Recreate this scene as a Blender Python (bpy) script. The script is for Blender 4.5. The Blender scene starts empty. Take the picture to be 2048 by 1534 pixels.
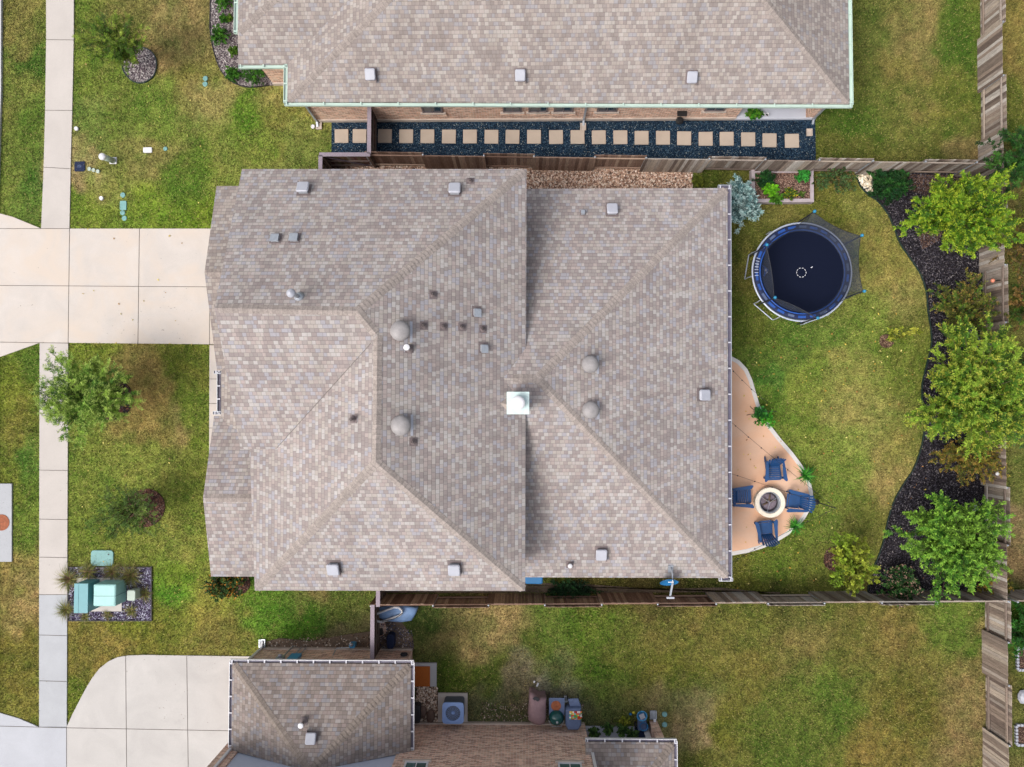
import bpy, bmesh, math, random
import numpy as np
from mathutils import Vector, Matrix, Quaternion
# ------------------------------------------------------------------ camera, light, exposure
SC = bpy.context.scene
COL = SC.collection
F, H, NX, NY = 1485.0, 33.0, 1045.0, 815.0      # focal (px of a 2048 wide frame), camera height, image of the nadir
CX, CY = 1024.0, 767.0
_n = Vector(((NX-CX)/F, -(NY-CY)/F, -1)).normalized()
ROT = _n.rotation_difference(Vector((0, 0, -1)))
cd = bpy.data.cameras.new('camera'); cam = bpy.data.objects.new('camera', cd); COL.objects.link(cam)
cam.location = (0, 0, H); cam.rotation_mode = 'QUATERNION'; cam.rotation_quaternion = ROT
cd.sensor_width = 36; cd.sensor_fit = 'HORIZONTAL'; cd.lens = 36*F/2048; cd.clip_end = 2000; cd.clip_start = .1
SC.camera = cam
W = bpy.data.worlds.new('World'); SC.world = W; W.use_nodes = True
wn, wl_ = W.node_tree.nodes, W.node_tree.links
SUN_EL, SUN_AZ = math.radians(54), math.radians(236)   # azimuth clockwise from +Y: light from the lower left
sky = wn.new('ShaderNodeTexSky'); sky.sky_type = 'NISHITA'; sky.sun_disc = False
sky.sun_elevation = SUN_EL; sky.sun_rotation = SUN_AZ; sky.dust_density = 6; sky.air_density = 1.0; sky.ozone_density = .6
hs = wn.new('ShaderNodeHueSaturation'); hs.inputs['Saturation'].default_value = .45
wl_.new(sky.outputs[0], hs.inputs['Color']); wl_.new(hs.outputs[0], wn['Background'].inputs[0])
wn['Background'].inputs[1].default_value = .15
sl = bpy.data.lights.new('sun', 'SUN'); sl.energy = .72; sl.angle = math.radians(22); sl.color = (1, .965, .93)
so = bpy.data.objects.new('sun', sl); COL.objects.link(so)
sd = Vector((math.sin(SUN_AZ)*math.cos(SUN_EL), math.cos(SUN_AZ)*math.cos(SUN_EL), math.sin(SUN_EL)))
so.rotation_euler = sd.to_track_quat('Z', 'Y').to_euler(); so.location = (0, 0, 60)
SC.view_settings.view_transform = 'Standard'; SC.view_settings.look = 'None'
SC.view_settings.exposure = 0.66; SC.view_settings.gamma = 1
SC.render.resolution_x = 1024; SC.render.resolution_y = 767
EXPO = 1.25
R = random.Random(7); RN = np.random.default_rng(7)

def ray(px, py):
    return ROT @ Vector(((px-CX)/F, -(py-CY)/F, -1))
def P(px, py, z=0.0):                                   # photo position -> place on the level z
    d = ray(px, py); t = (z-H)/d.z
    return Vector((d.x*t, d.y*t, z))
def PP(pts, z=0.0): return [P(a, b, z) for a, b in pts]
def lin(c): c /= 255.; return c/12.92 if c <= .04045 else ((c+.055)/1.055)**2.4
def C(r, g, b, k=1.0): return tuple(min(.9, lin(v)/EXPO*k) for v in (r, g, b)) + (1,)

# ------------------------------------------------------------------ materials
def newmat(name):
    m = bpy.data.materials.new(name); m.use_nodes = True
    return m, m.node_tree.nodes, m.node_tree.links, m.node_tree.nodes['Principled BSDF']
def nd(ns, t, **kw):
    n = ns.new('ShaderNode'+t)
    for k, v in kw.items():
        if k in n.inputs.keys() if hasattr(n.inputs, 'keys') else False: n.inputs[k].default_value = v
        else: setattr(n, k, v)
    return n
def ramp(ns, stops, interp='LINEAR'):
    r = ns.new('ShaderNodeValToRGB'); e = r.color_ramp; e.interpolation = interp
    while len(e.elements) < len(stops): e.elements.new(.5)
    for el, (p, c) in zip(e.elements, stops): el.position = p; el.color = c
    return r
def math_(ns, ls, op, a, b=None, c=None):
    n = ns.new('ShaderNodeMath'); n.operation = op
    for i, v in enumerate((a, b, c)):
        if v is None: continue
        if isinstance(v, (int, float)): n.inputs[i].default_value = v
        else: ls.new(v, n.inputs[i])
    return n.outputs[0]
def mixc(ns, ls, fac, a, b, mode='MIX'):
    n = ns.new('ShaderNodeMix'); n.data_type = 'RGBA'; n.blend_type = mode
    for i, v in ((0, fac), (6, a), (7, b)):
        if isinstance(v, (int, float)): n.inputs[i].default_value = v
        elif isinstance(v, tuple): n.inputs[i].default_value = v
        else: ls.new(v, n.inputs[i])
    return n.outputs[2]
def noise(ns, ls, scale, detail=4, rough=.6, vec=None, dist=0):
    n = ns.new('ShaderNodeTexNoise'); n.inputs['Scale'].default_value = scale; n.inputs['Detail'].default_value = detail
    n.inputs['Roughness'].default_value = rough; n.inputs['Distortion'].default_value = dist
    if vec is None:
        g = ns.new('ShaderNodeNewGeometry'); vec = g.outputs['Position']
    ls.new(vec, n.inputs['Vector']); return n.outputs['Fac']
def bump(ns, ls, bs, h, strength=.4, dist=.01):
    b = ns.new('ShaderNodeBump'); b.inputs['Strength'].default_value = strength; b.inputs['Distance'].default_value = dist
    ls.new(h, b.inputs['Height']); ls.new(b.outputs[0], bs.inputs['Normal'])
def grey(v): return (v, v, v, 1)
def pm(name, col, rough=.7, var=.18, scale=3.0, fine=60.0, metal=0.0, bmp=.15, bd=.004):
    m, ns, ls, b = newmat(name)
    tc = ns.new('ShaderNodeTexCoord')
    n1 = noise(ns, ls, scale, 5, .6, tc.outputs['Object']); n2 = noise(ns, ls, fine, 3, .6, tc.outputs['Object'])
    r1 = ramp(ns, [(.3, grey(1-var)), (.7, grey(1+var))]); ls.new(n1, r1.inputs[0])
    r2 = ramp(ns, [(.3, grey(1-var*.6)), (.7, grey(1+var*.6))]); ls.new(n2, r2.inputs[0])
    c = mixc(ns, ls, 1.0, mixc(ns, ls, 1.0, col, r1.outputs[0], 'MULTIPLY'), r2.outputs[0], 'MULTIPLY')
    ls.new(c, b.inputs['Base Color']); b.inputs['Roughness'].default_value = rough; b.inputs['Metallic'].default_value = metal
    if bmp: bump(ns, ls, b, n2, bmp, bd)
    return m

def mat_shingle(name, cols, blot=.1, line=.5):
    m, ns, ls, b = newmat(name)
    uv = ns.new('ShaderNodeUVMap'); uv.uv_map = 'UVMap'; sp = ns.new('ShaderNodeSeparateXYZ'); ls.new(uv.outputs[0], sp.inputs[0])
    wob = noise(ns, ls, .9, 2, .5); u, v = sp.outputs[0], sp.outputs[1]
    v2 = math_(ns, ls, 'ADD', v, math_(ns, ls, 'MULTIPLY', math_(ns, ls, 'SUBTRACT', wob, .5), .02))
    vr = math_(ns, ls, 'DIVIDE', v2, .148); row = math_(ns, ls, 'FLOOR', vr); fv = math_(ns, ls, 'FRACT', vr)
    w = math_(ns, ls, 'ADD', u, math_(ns, ls, 'MULTIPLY', row, 37.313))
    res = []
    for feat in ('F1', 'DISTANCE_TO_EDGE'):
        vo = ns.new('ShaderNodeTexVoronoi'); vo.voronoi_dimensions = '1D'; vo.feature = feat
        vo.inputs['Scale'].default_value = 6.2; vo.inputs['Randomness'].default_value = .85; ls.new(w, vo.inputs['W']); res.append(vo)
    s2 = ns.new('ShaderNodeSeparateColor'); ls.new(res[0].outputs['Color'], s2.inputs[0])
    rp = ramp(ns, [(i/len(cols), c) for i, c in enumerate(cols)], 'CONSTANT'); ls.new(s2.outputs[0], rp.inputs[0])
    big = noise(ns, ls, .55, 4, .6); rb = ramp(ns, [(.3, grey(1-blot)), (.7, grey(1+blot))]); ls.new(big, rb.inputs[0])
    gr = noise(ns, ls, 90, 2, .7); rg = ramp(ns, [(.25, grey(.8)), (.75, grey(1.2))]); ls.new(gr, rg.inputs[0])
    c = mixc(ns, ls, 1.0, mixc(ns, ls, 1.0, rp.outputs[0], rb.outputs[0], 'MULTIPLY'), rg.outputs[0], 'MULTIPLY')
    mp = ns.new('ShaderNodeMapping'); mp.inputs['Scale'].default_value = (1.6, .22, 1); ls.new(uv.outputs[0], mp.inputs[0]); st = noise(ns, ls, 1.0, 5, .65, mp.outputs[0])
    rs_ = ramp(ns, [(.3, grey(.9)), (.7, grey(1.1))]); ls.new(st, rs_.inputs[0]); c = mixc(ns, ls, 1.0, c, rs_.outputs[0], 'MULTIPLY')
    e1 = math_(ns, ls, 'LESS_THAN', res[1].outputs['Distance'], .075)
    e2 = math_(ns, ls, 'LESS_THAN', fv, .12)  # butt edge of each course: its shadow line, painted into the colour
    e = math_(ns, ls, 'MULTIPLY', math_(ns, ls, 'MAXIMUM', math_(ns, ls, 'MULTIPLY', e1, .62), e2), line)
    c = mixc(ns, ls, e, c, C(78, 72, 72))
    ls.new(c, b.inputs['Base Color']); b.inputs['Roughness'].default_value = .92
    hgt = math_(ns, ls, 'ADD', math_(ns, ls, 'SUBTRACT', 1.0, fv), math_(ns, ls, 'MULTIPLY', s2.outputs[1], .5))
    hgt = math_(ns, ls, 'SUBTRACT', hgt, math_(ns, ls, 'MULTIPLY', e, .5))
    bump(ns, ls, b, hgt, .55, .012)
    return m
def mat_brick(name, c1, c2, c3, mortar):
    m, ns, ls, b = newmat(name)
    uv = ns.new('ShaderNodeUVMap'); uv.uv_map = 'UVMap'
    br = ns.new('ShaderNodeTexBrick'); ls.new(uv.outputs[0], br.inputs['Vector'])
    br.inputs['Color1'].default_value = grey(0); br.inputs['Color2'].default_value = grey(1); br.inputs['Mortar'].default_value = grey(.5)
    br.inputs['Scale'].default_value = 1; br.inputs['Brick Width'].default_value = .24; br.inputs['Row Height'].default_value = .082
    br.inputs['Mortar Size'].default_value = .009; br.inputs['Bias'].default_value = 0; br.inputs['Mortar Smooth'].default_value = .2
    rp = ramp(ns, [(0, c3), (.3, c1), (.62, c2), (.9, c3)]); ls.new(br.outputs[0], rp.inputs[0])
    n1 = noise(ns, ls, 7, 4, .6); r1 = ramp(ns, [(.3, grey(.7)), (.7, grey(1.3))]); ls.new(n1, r1.inputs[0])
    c = mixc(ns, ls, 1.0, rp.outputs[0], r1.outputs[0], 'MULTIPLY')
    c = mixc(ns, ls, br.outputs['Fac'], c, mortar)
    ls.new(c, b.inputs['Base Color']); b.inputs['Roughness'].default_value = .9
    bump(ns, ls, b, math_(ns, ls, 'SUBTRACT', n1, br.outputs['Fac']), .5, .012)
    return m
def mat_concrete(name, col, var=.07, stain=.12, warm=None):
    m, ns, ls, b = newmat(name)
    n1 = noise(ns, ls, .7, 5, .6, None, .6); n2 = noise(ns, ls, 45, 3, .7); n3 = noise(ns, ls, .35, 6, .7)
    wv = ns.new('ShaderNodeTexWave'); g = ns.new('ShaderNodeNewGeometry'); ls.new(g.outputs['Position'], wv.inputs[0])
    wv.inputs['Scale'].default_value = 6; wv.inputs['Distortion'].default_value = 6; wv.bands_direction = 'Y'
    r1 = ramp(ns, [(.3, grey(1-var)), (.7, grey(1+var))]); ls.new(n1, r1.inputs[0])
    r2 = ramp(ns, [(.3, grey(.93)), (.7, grey(1.06))]); ls.new(n2, r2.inputs[0])
    c = mixc(ns, ls, 1.0, mixc(ns, ls, 1.0, col, r1.outputs[0], 'MULTIPLY'), r2.outputs[0], 'MULTIPLY')
    rs = ramp(ns, [(.56, grey(0)), (.75, grey(1))]); ls.new(n3, rs.inputs[0])
    c = mixc(ns, ls, math_(ns, ls, 'MULTIPLY', rs.outputs[0], stain*3), c, tuple(v*.72 for v in col[:3])+(1,))
    if warm:
        rw = ramp(ns, [(.4, grey(0)), (.65, grey(1))]); ls.new(noise(ns, ls, .5, 4, .6, None, 1.0), rw.inputs[0])
        c = mixc(ns, ls, math_(ns, ls, 'MULTIPLY', rw.outputs[0], .8), c, warm)
    c = mixc(ns, ls, math_(ns, ls, 'MULTIPLY', wv.outputs['Fac'], .05), c, grey(.25))
    ls.new(c, b.inputs['Base Color']); b.inputs['Roughness'].default_value = .88
    bump(ns, ls, b, n2, .25, .004)
    return m
def mat_attr(name, fine=30.0, lo=.6, hi=1.4, rough=.9, transl=0.0, bmp=0.0, stretch=None, fine2=None):
    """colour comes from the mesh's colour attribute 'col', with fine grain on top"""
    m, ns, ls, b = newmat(name)
    a = ns.new('ShaderNodeAttribute'); a.attribute_name = 'col'; c = a.outputs['Color']
    vec = None
    if stretch:
        tc = ns.new('ShaderNodeNewGeometry'); mp = ns.new('ShaderNodeMapping'); mp.inputs['Scale'].default_value = stretch
        ls.new(tc.outputs['Position'], mp.inputs[0]); vec = mp.outputs[0]
    if fine:
        n = noise(ns, ls, fine, 3, .7, vec); r = ramp(ns, [(.3, grey(lo)), (.7, grey(hi))]); ls.new(n, r.inputs[0])
        c = mixc(ns, ls, 1.0, c, r.outputs[0], 'MULTIPLY')
        if fine2:
            n2 = noise(ns, ls, fine2, 3, .7, vec); r = ramp(ns, [(.3, grey(lo)), (.7, grey(hi))]); ls.new(n2, r.inputs[0])
            c = mixc(ns, ls, 1.0, c, r.outputs[0], 'MULTIPLY')
        if bmp: bump(ns, ls, b, n, bmp, .02)
    ls.new(c, b.inputs['Base Color']); b.inputs['Roughness'].default_value = rough
    if transl:
        b.inputs['Specular IOR Level'].default_value = .25
        t = ns.new('ShaderNodeBsdfTranslucent'); ls.new(c, t.inputs[0]); mx = ns.new('ShaderNodeMixShader'); mx.inputs[0].default_value = transl
        ls.new(b.outputs[0], mx.inputs[1]); ls.new(t.outputs[0], mx.inputs[2]); ls.new(mx.outputs[0], ns['Material Output'].inputs[0])
    return m
def mat_stones(name, cols, scale, dark, bmp=.8):
    m, ns, ls, b = newmat(name)
    g = ns.new('ShaderNodeNewGeometry'); vo = ns.new('ShaderNodeTexVoronoi'); vo.inputs['Scale'].default_value = scale
    ls.new(g.outputs['Position'], vo.inputs['Vector']); s = ns.new('ShaderNodeSeparateColor'); ls.new(vo.outputs['Color'], s.inputs[0])
    rp = ramp(ns, [(i/len(cols), c) for i, c in enumerate(cols)], 'CONSTANT'); ls.new(s.outputs[0], rp.inputs[0])
    rd = ramp(ns, [(.35, grey(0)), (.75, grey(1))]); ls.new(vo.outputs['Distance'], rd.inputs[0])
    c = mixc(ns, ls, rd.outputs[0], rp.outputs[0], dark)
    n1 = noise(ns, ls, 1.2, 4, .6); r1 = ramp(ns, [(.3, grey(.75)), (.7, grey(1.25))]); ls.new(n1, r1.inputs[0])
    c = mixc(ns, ls, 1.0, c, r1.outputs[0], 'MULTIPLY')
    ls.new(c, b.inputs['Base Color']); b.inputs['Roughness'].default_value = .85
    bump(ns, ls, b, math_(ns, ls, 'SUBTRACT', 1.0, vo.outputs['Distance']), bmp, .02)
    return m
def mat_glass(name, col, rough=.08):
    m, ns, ls, b = newmat(name); b.inputs['Base Color'].default_value = col; b.inputs['Roughness'].default_value = rough
    b.inputs['Specular IOR Level'].default_value = .8; return m
def mat_net(name, col, alpha):
    m, ns, ls, b = newmat(name); b.inputs['Base Color'].default_value = col; b.inputs['Roughness'].default_value = .8
    g = ns.new('ShaderNodeNewGeometry'); vo = noise(ns, ls, 60, 2, .5)
    t = ns.new('ShaderNodeBsdfTransparent'); mx = ns.new('ShaderNodeMixShader')
    ls.new(math_(ns, ls, 'ADD', alpha-.1, math_(ns, ls, 'MULTIPLY', vo, .2)), mx.inputs[0]); ls.new(t.outputs[0], mx.inputs[1]); ls.new(b.outputs[0], mx.inputs[2])
    ls.new(mx.outputs[0], ns['Material Output'].inputs[0]); return m

M = {}
M['shingle'] = mat_shingle('shingle', [C(154,143,140), C(172,164,160), C(148,138,136), C(166,154,150), C(176,171,168), C(152,144,141), C(168,160,154), C(160,157,162)], .07, .4)
M['shingle_b'] = mat_shingle('shingle_tan', [C(149,139,134), C(167,158,152), C(143,133,129), C(160,149,143), C(171,164,158), C(148,139,135), C(162,153,146), C(154,150,152)], .07, .4)
M['shingle_c'] = mat_shingle('shingle_dark', [C(134,123,117), C(150,140,134), C(126,116,111), C(144,131,126), C(154,147,144), C(134,124,120), C(146,135,128), C(138,135,138)], .1, .45)
M['capm'] = mat_attr('cap_shingle', 40, .8, 1.2, .92, bmp=.3, fine2=12)
M['cap'] = pm('ridge_shingle', C(162,151,143), .92, .1, 2.0, 70, bmp=.4)
M['cap_b'] = pm('ridge_shingle_tan', C(156,145,136), .92, .1, 2.0, 70, bmp=.4)
M['cap_c'] = pm('ridge_shingle_dark', C(136,124,114), .92, .1, 2.0, 70, bmp=.4)
M['brick'] = mat_brick('brick_buff', C(244,206,178), C(230,176,146), C(182,134,112), C(240,228,214))
M['brick_c'] = mat_brick('brick_pink', C(242,208,184), C(228,180,156), C(174,130,114), C(240,226,212))
M['brick_m'] = mat_brick('brick_main', C(200,180,160), C(180,150,130), C(150,122,108), C(205,198,190))
M['stone_base'] = pm('foundation_concrete', C(196,182,170), .9)
M['fascia'] = pm('fascia_paint', C(205,196,188), .6, .05)
M['mint'] = pm('gutter_mint', C(192,214,202), .45, .07, 1.5)
M['white'] = pm('white_paint', C(222,222,226), .45, .04)
M['gut_dark'] = pm('gutter_inside', C(92,88,106), .6, .3, 4)
M['galv'] = pm('galvanized', C(176,182,190), .35, .12, 9, metal=.35)
M['strap'] = pm('gutter_strap', C(190,190,200), .5, .05)
M['vent_white'] = pm('vent_cap', C(176,178,188), .45, .06)
M['vent_dome'] = pm('vent_dome', C(150,146,146), .6, .16, 5)
M['lead'] = pm('pipe_boot', C(120,108,108), .7, .15)
M['dark'] = pm('dark_plastic', C(32,34,42), .6, .2)
M['black'] = pm('black_metal', C(28,28,30), .5, .2)
M['mintcap'] = pm('chimney_cap_metal', C(205,226,224), .5, .12, 5)
M['drive'] = mat_concrete('driveway_concrete', C(200,192,185), .07, .08, C(206,192,178))
M['drive_c'] = mat_concrete('driveway_concrete_grey', C(188,184,180), .08, .16)
M['walk'] = mat_concrete('sidewalk_concrete', C(192,185,179), .06, .08)
M['walk_g'] = mat_concrete('sidewalk_concrete_cool', C(176,178,182), .07, .1)
M['apron'] = mat_concrete('apron_concrete', C(182,184,190), .07, .1)
M['kerb'] = mat_concrete('kerb_concrete', C(186,186,188), .06, .1)
M['asphalt'] = pm('asphalt', (.055, .055, .058, 1), .95, .15, 2, 80, bmp=.5)
M['joint'] = pm('joint', C(96,90,84), .95, .1)
M['patio'] = mat_concrete('patio_coating', C(228,188,160), .08, .07, C(230,178,142))
M['patio_edge'] = mat_concrete('patio_border', C(216,212,208), .05, .06)
M['paver'] = mat_concrete('paver', C(188,172,156), .09, .14)
M['lawn'] = mat_attr('lawn', 20, .42, 1.6, .95, bmp=.8, fine2=60)
M['blade'] = mat_attr('grass_blade', None, rough=.8, transl=.25)
M['leaf'] = mat_attr('leaf', 9, .72, 1.28, .6, transl=.3)
M['wood'] = mat_attr('weathered_wood', 3.0, .66, 1.3, .9, stretch=(14, 14, 1.0), fine2=11)
M['bark'] = pm('bark', C(98,80,64), .95, .3, 8)
M['mulch_b'] = mat_stones('black_mulch', [C(42,39,44), C(54,50,56), C(32,30,34), C(76,74,84), C(46,41,44), C(62,57,61)], 26, C(18,15,20))
M['mulch_br'] = mat_stones('brown_mulch', [C(128,100,86), C(98,74,66), C(150,124,108), C(84,62,56), C(112,88,78)], 26, C(40,28,26))
M['mulch_g'] = mat_stones('grey_mulch', [C(128,116,122), C(98,86,96), C(158,148,152), C(84,72,82), C(112,100,108)], 26, C(44,36,42))
M['mulch_p'] = mat_stones('purple_mulch', [C(92,82,108), C(70,60,84), C(134,128,152), C(54,44,62), C(110,96,114)], 26, C(26,22,34))
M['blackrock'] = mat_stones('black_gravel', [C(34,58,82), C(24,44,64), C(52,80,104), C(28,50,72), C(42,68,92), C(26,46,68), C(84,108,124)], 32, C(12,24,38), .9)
M['bedrock'] = mat_stones('pebble_bed', [C(150,124,104), C(120,96,80)], 20, C(60,44,36))
M['dirt'] = pm('dirt', C(108,92,78), .95, .35, 1.5, 30, bmp=.6, bd=.02)
M['chip'] = mat_attr('chips', None, rough=.85)
M['teal'] = pm('teal_lid', C(116,164,162), .6, .08, 5)
M['teal_box'] = pm('cabinet_paint', C(86,150,158), .5, .06, 3)
M['mint_box'] = pm('transformer_paint', C(150,200,196), .5, .06, 3)
M['palegreen'] = pm('pale_green_plastic', C(176,190,178), .6, .08)
M['rust'] = pm('rusty_iron', C(150,84,52), .8, .35, 9)
M['navy'] = pm('navy_plastic', C(34,44,72), .6, .1)
M['chair'] = pm('chair_blue', C(20,70,122), .5, .12, 4)
M['pit'] = pm('pit_stone', C(236,226,208), .9, .08, 5)
M['ash'] = pm('ash', C(124,112,122), .95, .4, 9, 40, bmp=.6, bd=.02)
M['mat'] = pm('jump_mat', C(12,20,42), .75, .12, 30)
M['net'] = mat_net('safety_net', C(60,68,86), .6)
M['padblue'] = pm('pad_blue', C(30,84,170), .5, .2, 7)
M['paddark'] = pm('pad_dark', C(44,52,84), .55, .3, 14)
M['steel'] = pm('steel_tube', C(196,204,222), .35, .06, metal=.2)
M['capblue'] = pm('cap_blue', C(40,134,176), .4, .05)
M['terracotta'] = pm('terracotta', C(176,100,72), .85, .15)
M['copper'] = pm('copper_ball', C(226,140,112), .5, .1)
M['glass'] = mat_glass('window_glass', C(46,66,80), .12)
M['glass_g'] = mat_glass('window_glass_green', C(70,104,104), .12)
M['siding'] = pm('siding_paint', C(196,204,222), .7, .03)
M['slab'] = mat_concrete('porch_slab', C(204,208,220), .04, .05)
M['acblue'] = pm('ac_top', C(124,154,208), .5, .08, 4)
M['acbody'] = pm('ac_body', C(84,92,106), .6, .1)
M['tarp'] = pm('tarp_blue', C(134,168,214), .6, .16, 4)
M['cover'] = pm('grill_cover', C(138,112,116), .8, .14, 5, 25, bmp=.5, bd=.02)
M['bluegrey'] = pm('blue_grey_plastic', C(88,104,138), .65, .12, 6)
M['green_e'] = pm('green_enamel', C(22,76,74), .15, .08)
M['mat_or'] = pm('door_mat', C(168,92,30), .95, .15, 20)
M['dishblue'] = pm('dish_blue', C(24,108,164), .5, .05)
M['bag_r'] = mat_attr('printed_bag', 14, .7, 1.3, .3)
M['edging'] = pm('green_edging', C(30,52,50), .5, .15)
M['edging_k'] = pm('black_edging', C(40,34,38), .6, .15)
M['red'] = pm('red_plastic', C(196,48,60), .4, .05)
M['yellow'] = pm('yellow_plastic', C(214,196,50), .4, .05)
M['skyblue'] = pm('sky_blue_plastic', C(70,150,200), .45, .1)
M['boulder'] = pm('boulder', C(112,92,82), .9, .25, 5)
M['bed_wood'] = pm('bed_timber', C(176,164,168), .85, .14, 6, 30, bmp=.4)
M['door'] = pm('door_paint', C(120,84,60), .5, .1)

for k_ in ('mat', 'blackrock', 'mulch_b', 'mulch_br', 'mulch_g', 'mulch_p', 'paddark', 'navy', 'wood', 'chip', 'lawn', 'shingle', 'shingle_b', 'shingle_c', 'capm'):
    M[k_].node_tree.nodes['Principled BSDF'].inputs['Specular IOR Level'].default_value = .12
# ------------------------------------------------------------------ mesh builder
def wloc(o):
    v = Vector((0, 0, 0))
    while o: v = v + o.location; o = o.parent
    return v
class MB:
    def __init__(s): s.v, s.f, s.c, s.uv = [], [], [], None
    def add(s, vs, fs, col=None):
        k = len(s.v); s.v += [Vector(a) for a in vs]; s.f += [[i+k for i in f] for f in fs]; s.c += [col or (1, 1, 1)]*len(fs); return s
    def box(s, c, sz, rz=0, col=None, M_=None):
        c = Vector(c); x, y, z = [a/2 for a in sz]; q = M_ or Matrix.Rotation(rz, 3, 'Z')
        vs = [c+q@Vector((a*x, b*y, d*z)) for d in (-1, 1) for a, b in ((-1, -1), (1, -1), (1, 1), (-1, 1))]
        return s.add(vs, [[3, 2, 1, 0], [4, 5, 6, 7], [0, 1, 5, 4], [1, 2, 6, 5], [2, 3, 7, 6], [3, 0, 4, 7]], col)
    def bar(s, a, b, w, h, col=None, up=(0, 0, 1)):
        a, b = Vector(a), Vector(b); d = (b-a); L = d.length
        if L < 1e-6: return s
        d.normalize(); u = Vector(up); sd = d.cross(u)
        if sd.length < 1e-4: sd = d.cross(Vector((1, 0, 0)))
        sd.normalize(); u = sd.cross(d); q = Matrix((d, sd, u)).transposed()
        return s.box((a+b)/2, (L, w, h), M_=q, col=col)
    def prism(s, poly, z0, z1, col=None):
        n = len(poly); a = sum(poly[i][0]*poly[(i+1) % n][1]-poly[(i+1) % n][0]*poly[i][1] for i in range(n))
        if a < 0: poly = poly[::-1]
        vs = [(p[0], p[1], z0) for p in poly]+[(p[0], p[1], z1) for p in poly]
        return s.add(vs, [list(range(n))[::-1], list(range(n, 2*n))]+[[i, (i+1) % n, n+(i+1) % n, n+i] for i in range(n)], col)
    def tube(s, pts, r, n=6, col=None, cap=True):
        pts = [Vector(p) for p in pts]; rs = r if isinstance(r, (list, tuple)) else [r]*len(pts); vs = []; fs = []
        for i, p in enumerate(pts):
            d = (pts[min(i+1, len(pts)-1)]-pts[max(i-1, 0)]).normalized(); x = d.cross(Vector((0, 0, 1)))
            if x.length < 1e-3: x = d.cross(Vector((0, 1, 0)))
            x.normalize(); y = d.cross(x)
            for k in range(n):
                a = 2*math.pi*k/n; vs.append(p+(x*math.cos(a)+y*math.sin(a))*rs[i])
        for i in range(len(pts)-1):
            for k in range(n): fs.append([i*n+k, i*n+(k+1) % n, (i+1)*n+(k+1) % n, (i+1)*n+k])
        if cap: fs += [list(range(n))[::-1], [(len(pts)-1)*n+k for k in range(n)]]
        return s.add(vs, fs, col)
    def lathe(s, c, prof, n=24, col=None, axis=None, sx=1, sy=1, cap=True):
        c = Vector(c); vs = []; fs = []; q = axis or Matrix.Identity(3)
        for r, z in prof:
            for k in range(n): a = 2*math.pi*k/n; vs.append(c+q@Vector((r*math.cos(a)*sx, r*math.sin(a)*sy, z)))
        m = len(prof)
        for i in range(m-1):
            for k in range(n): fs.append([i*n+k, i*n+(k+1) % n, (i+1)*n+(k+1) % n, (i+1)*n+k])
        if cap and prof[-1][0] > 1e-6: fs.append([(m-1)*n+k for k in range(n)])
        if cap and prof[0][0] > 1e-6: fs.append([k for k in range(n)][::-1])
        return s.add(vs, fs, col)
    def rbox(s, c, sx, sy, z0, z1, r, rz=0, col=None, n=4, chamf=0):
        c = Vector(c); q = Matrix.Rotation(rz, 3, 'Z'); poly = []
        for k, (a, b) in enumerate(((1, 1), (-1, 1), (-1, -1), (1, -1))):
            for i in range(n+1):
                t = math.pi/2*(k+i/n); poly.append(Vector((a*(sx/2-r)+r*math.cos(t), b*(sy/2-r)+r*math.sin(t), 0)))
        m = len(poly); rings = [(z0, 1), (z1-chamf, 1)] + ([(z1, 1-2*chamf/min(sx, sy))] if chamf else [])
        vs = [c+q@(p*f)+Vector((0, 0, z)) for z, f in rings for p in poly]; fs = []
        for j in range(len(rings)-1):
            for i in range(m): fs.append([j*m+i, j*m+(i+1) % m, (j+1)*m+(i+1) % m, (j+1)*m+i])
        fs.append([(len(rings)-1)*m+i for i in range(m)]); fs.append(list(range(m))[::-1])
        return s.add(vs, fs, col)
    def build(s, name, mat, parent=None, smooth=False, boxuv=False, label=None):
        o = wloc(parent) if parent else Vector((0, 0, 0))
        me = bpy.data.meshes.new(name); me.from_pydata([v-o for v in s.v], [], s.f)
        if any(c != (1, 1, 1) for c in s.c):
            at = me.color_attributes.new('col', 'FLOAT_COLOR', 'CORNER'); arr = []
            for p, c in zip(me.polygons, s.c): arr += (list(c[:3])+[1])*len(p.vertices)
            at.data.foreach_set('color', arr)
        if boxuv:
            uv = me.uv_layers.new(name='UVMap'); me.update()
            for p in me.polygons:
                n = p.normal
                for li in p.loop_indices:
                    v = me.vertices[me.loops[li].vertex_index].co + o
                    uv.data[li].uv = (v.y, v.z) if abs(n.x) > abs(n.y) and abs(n.x) > abs(n.z) else ((v.x, v.z) if abs(n.y) > abs(n.z) else (v.x, v.y))
        if mat: me.materials.append(M[mat] if isinstance(mat, str) else mat)
        if smooth:
            me.polygons.foreach_set('use_smooth', [True]*len(me.polygons))
        me.update(); ob = bpy.data.objects.new(name, me); COL.objects.link(ob)
        if parent: ob.parent = parent
        if label: ob['label'] = label
        return ob
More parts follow.
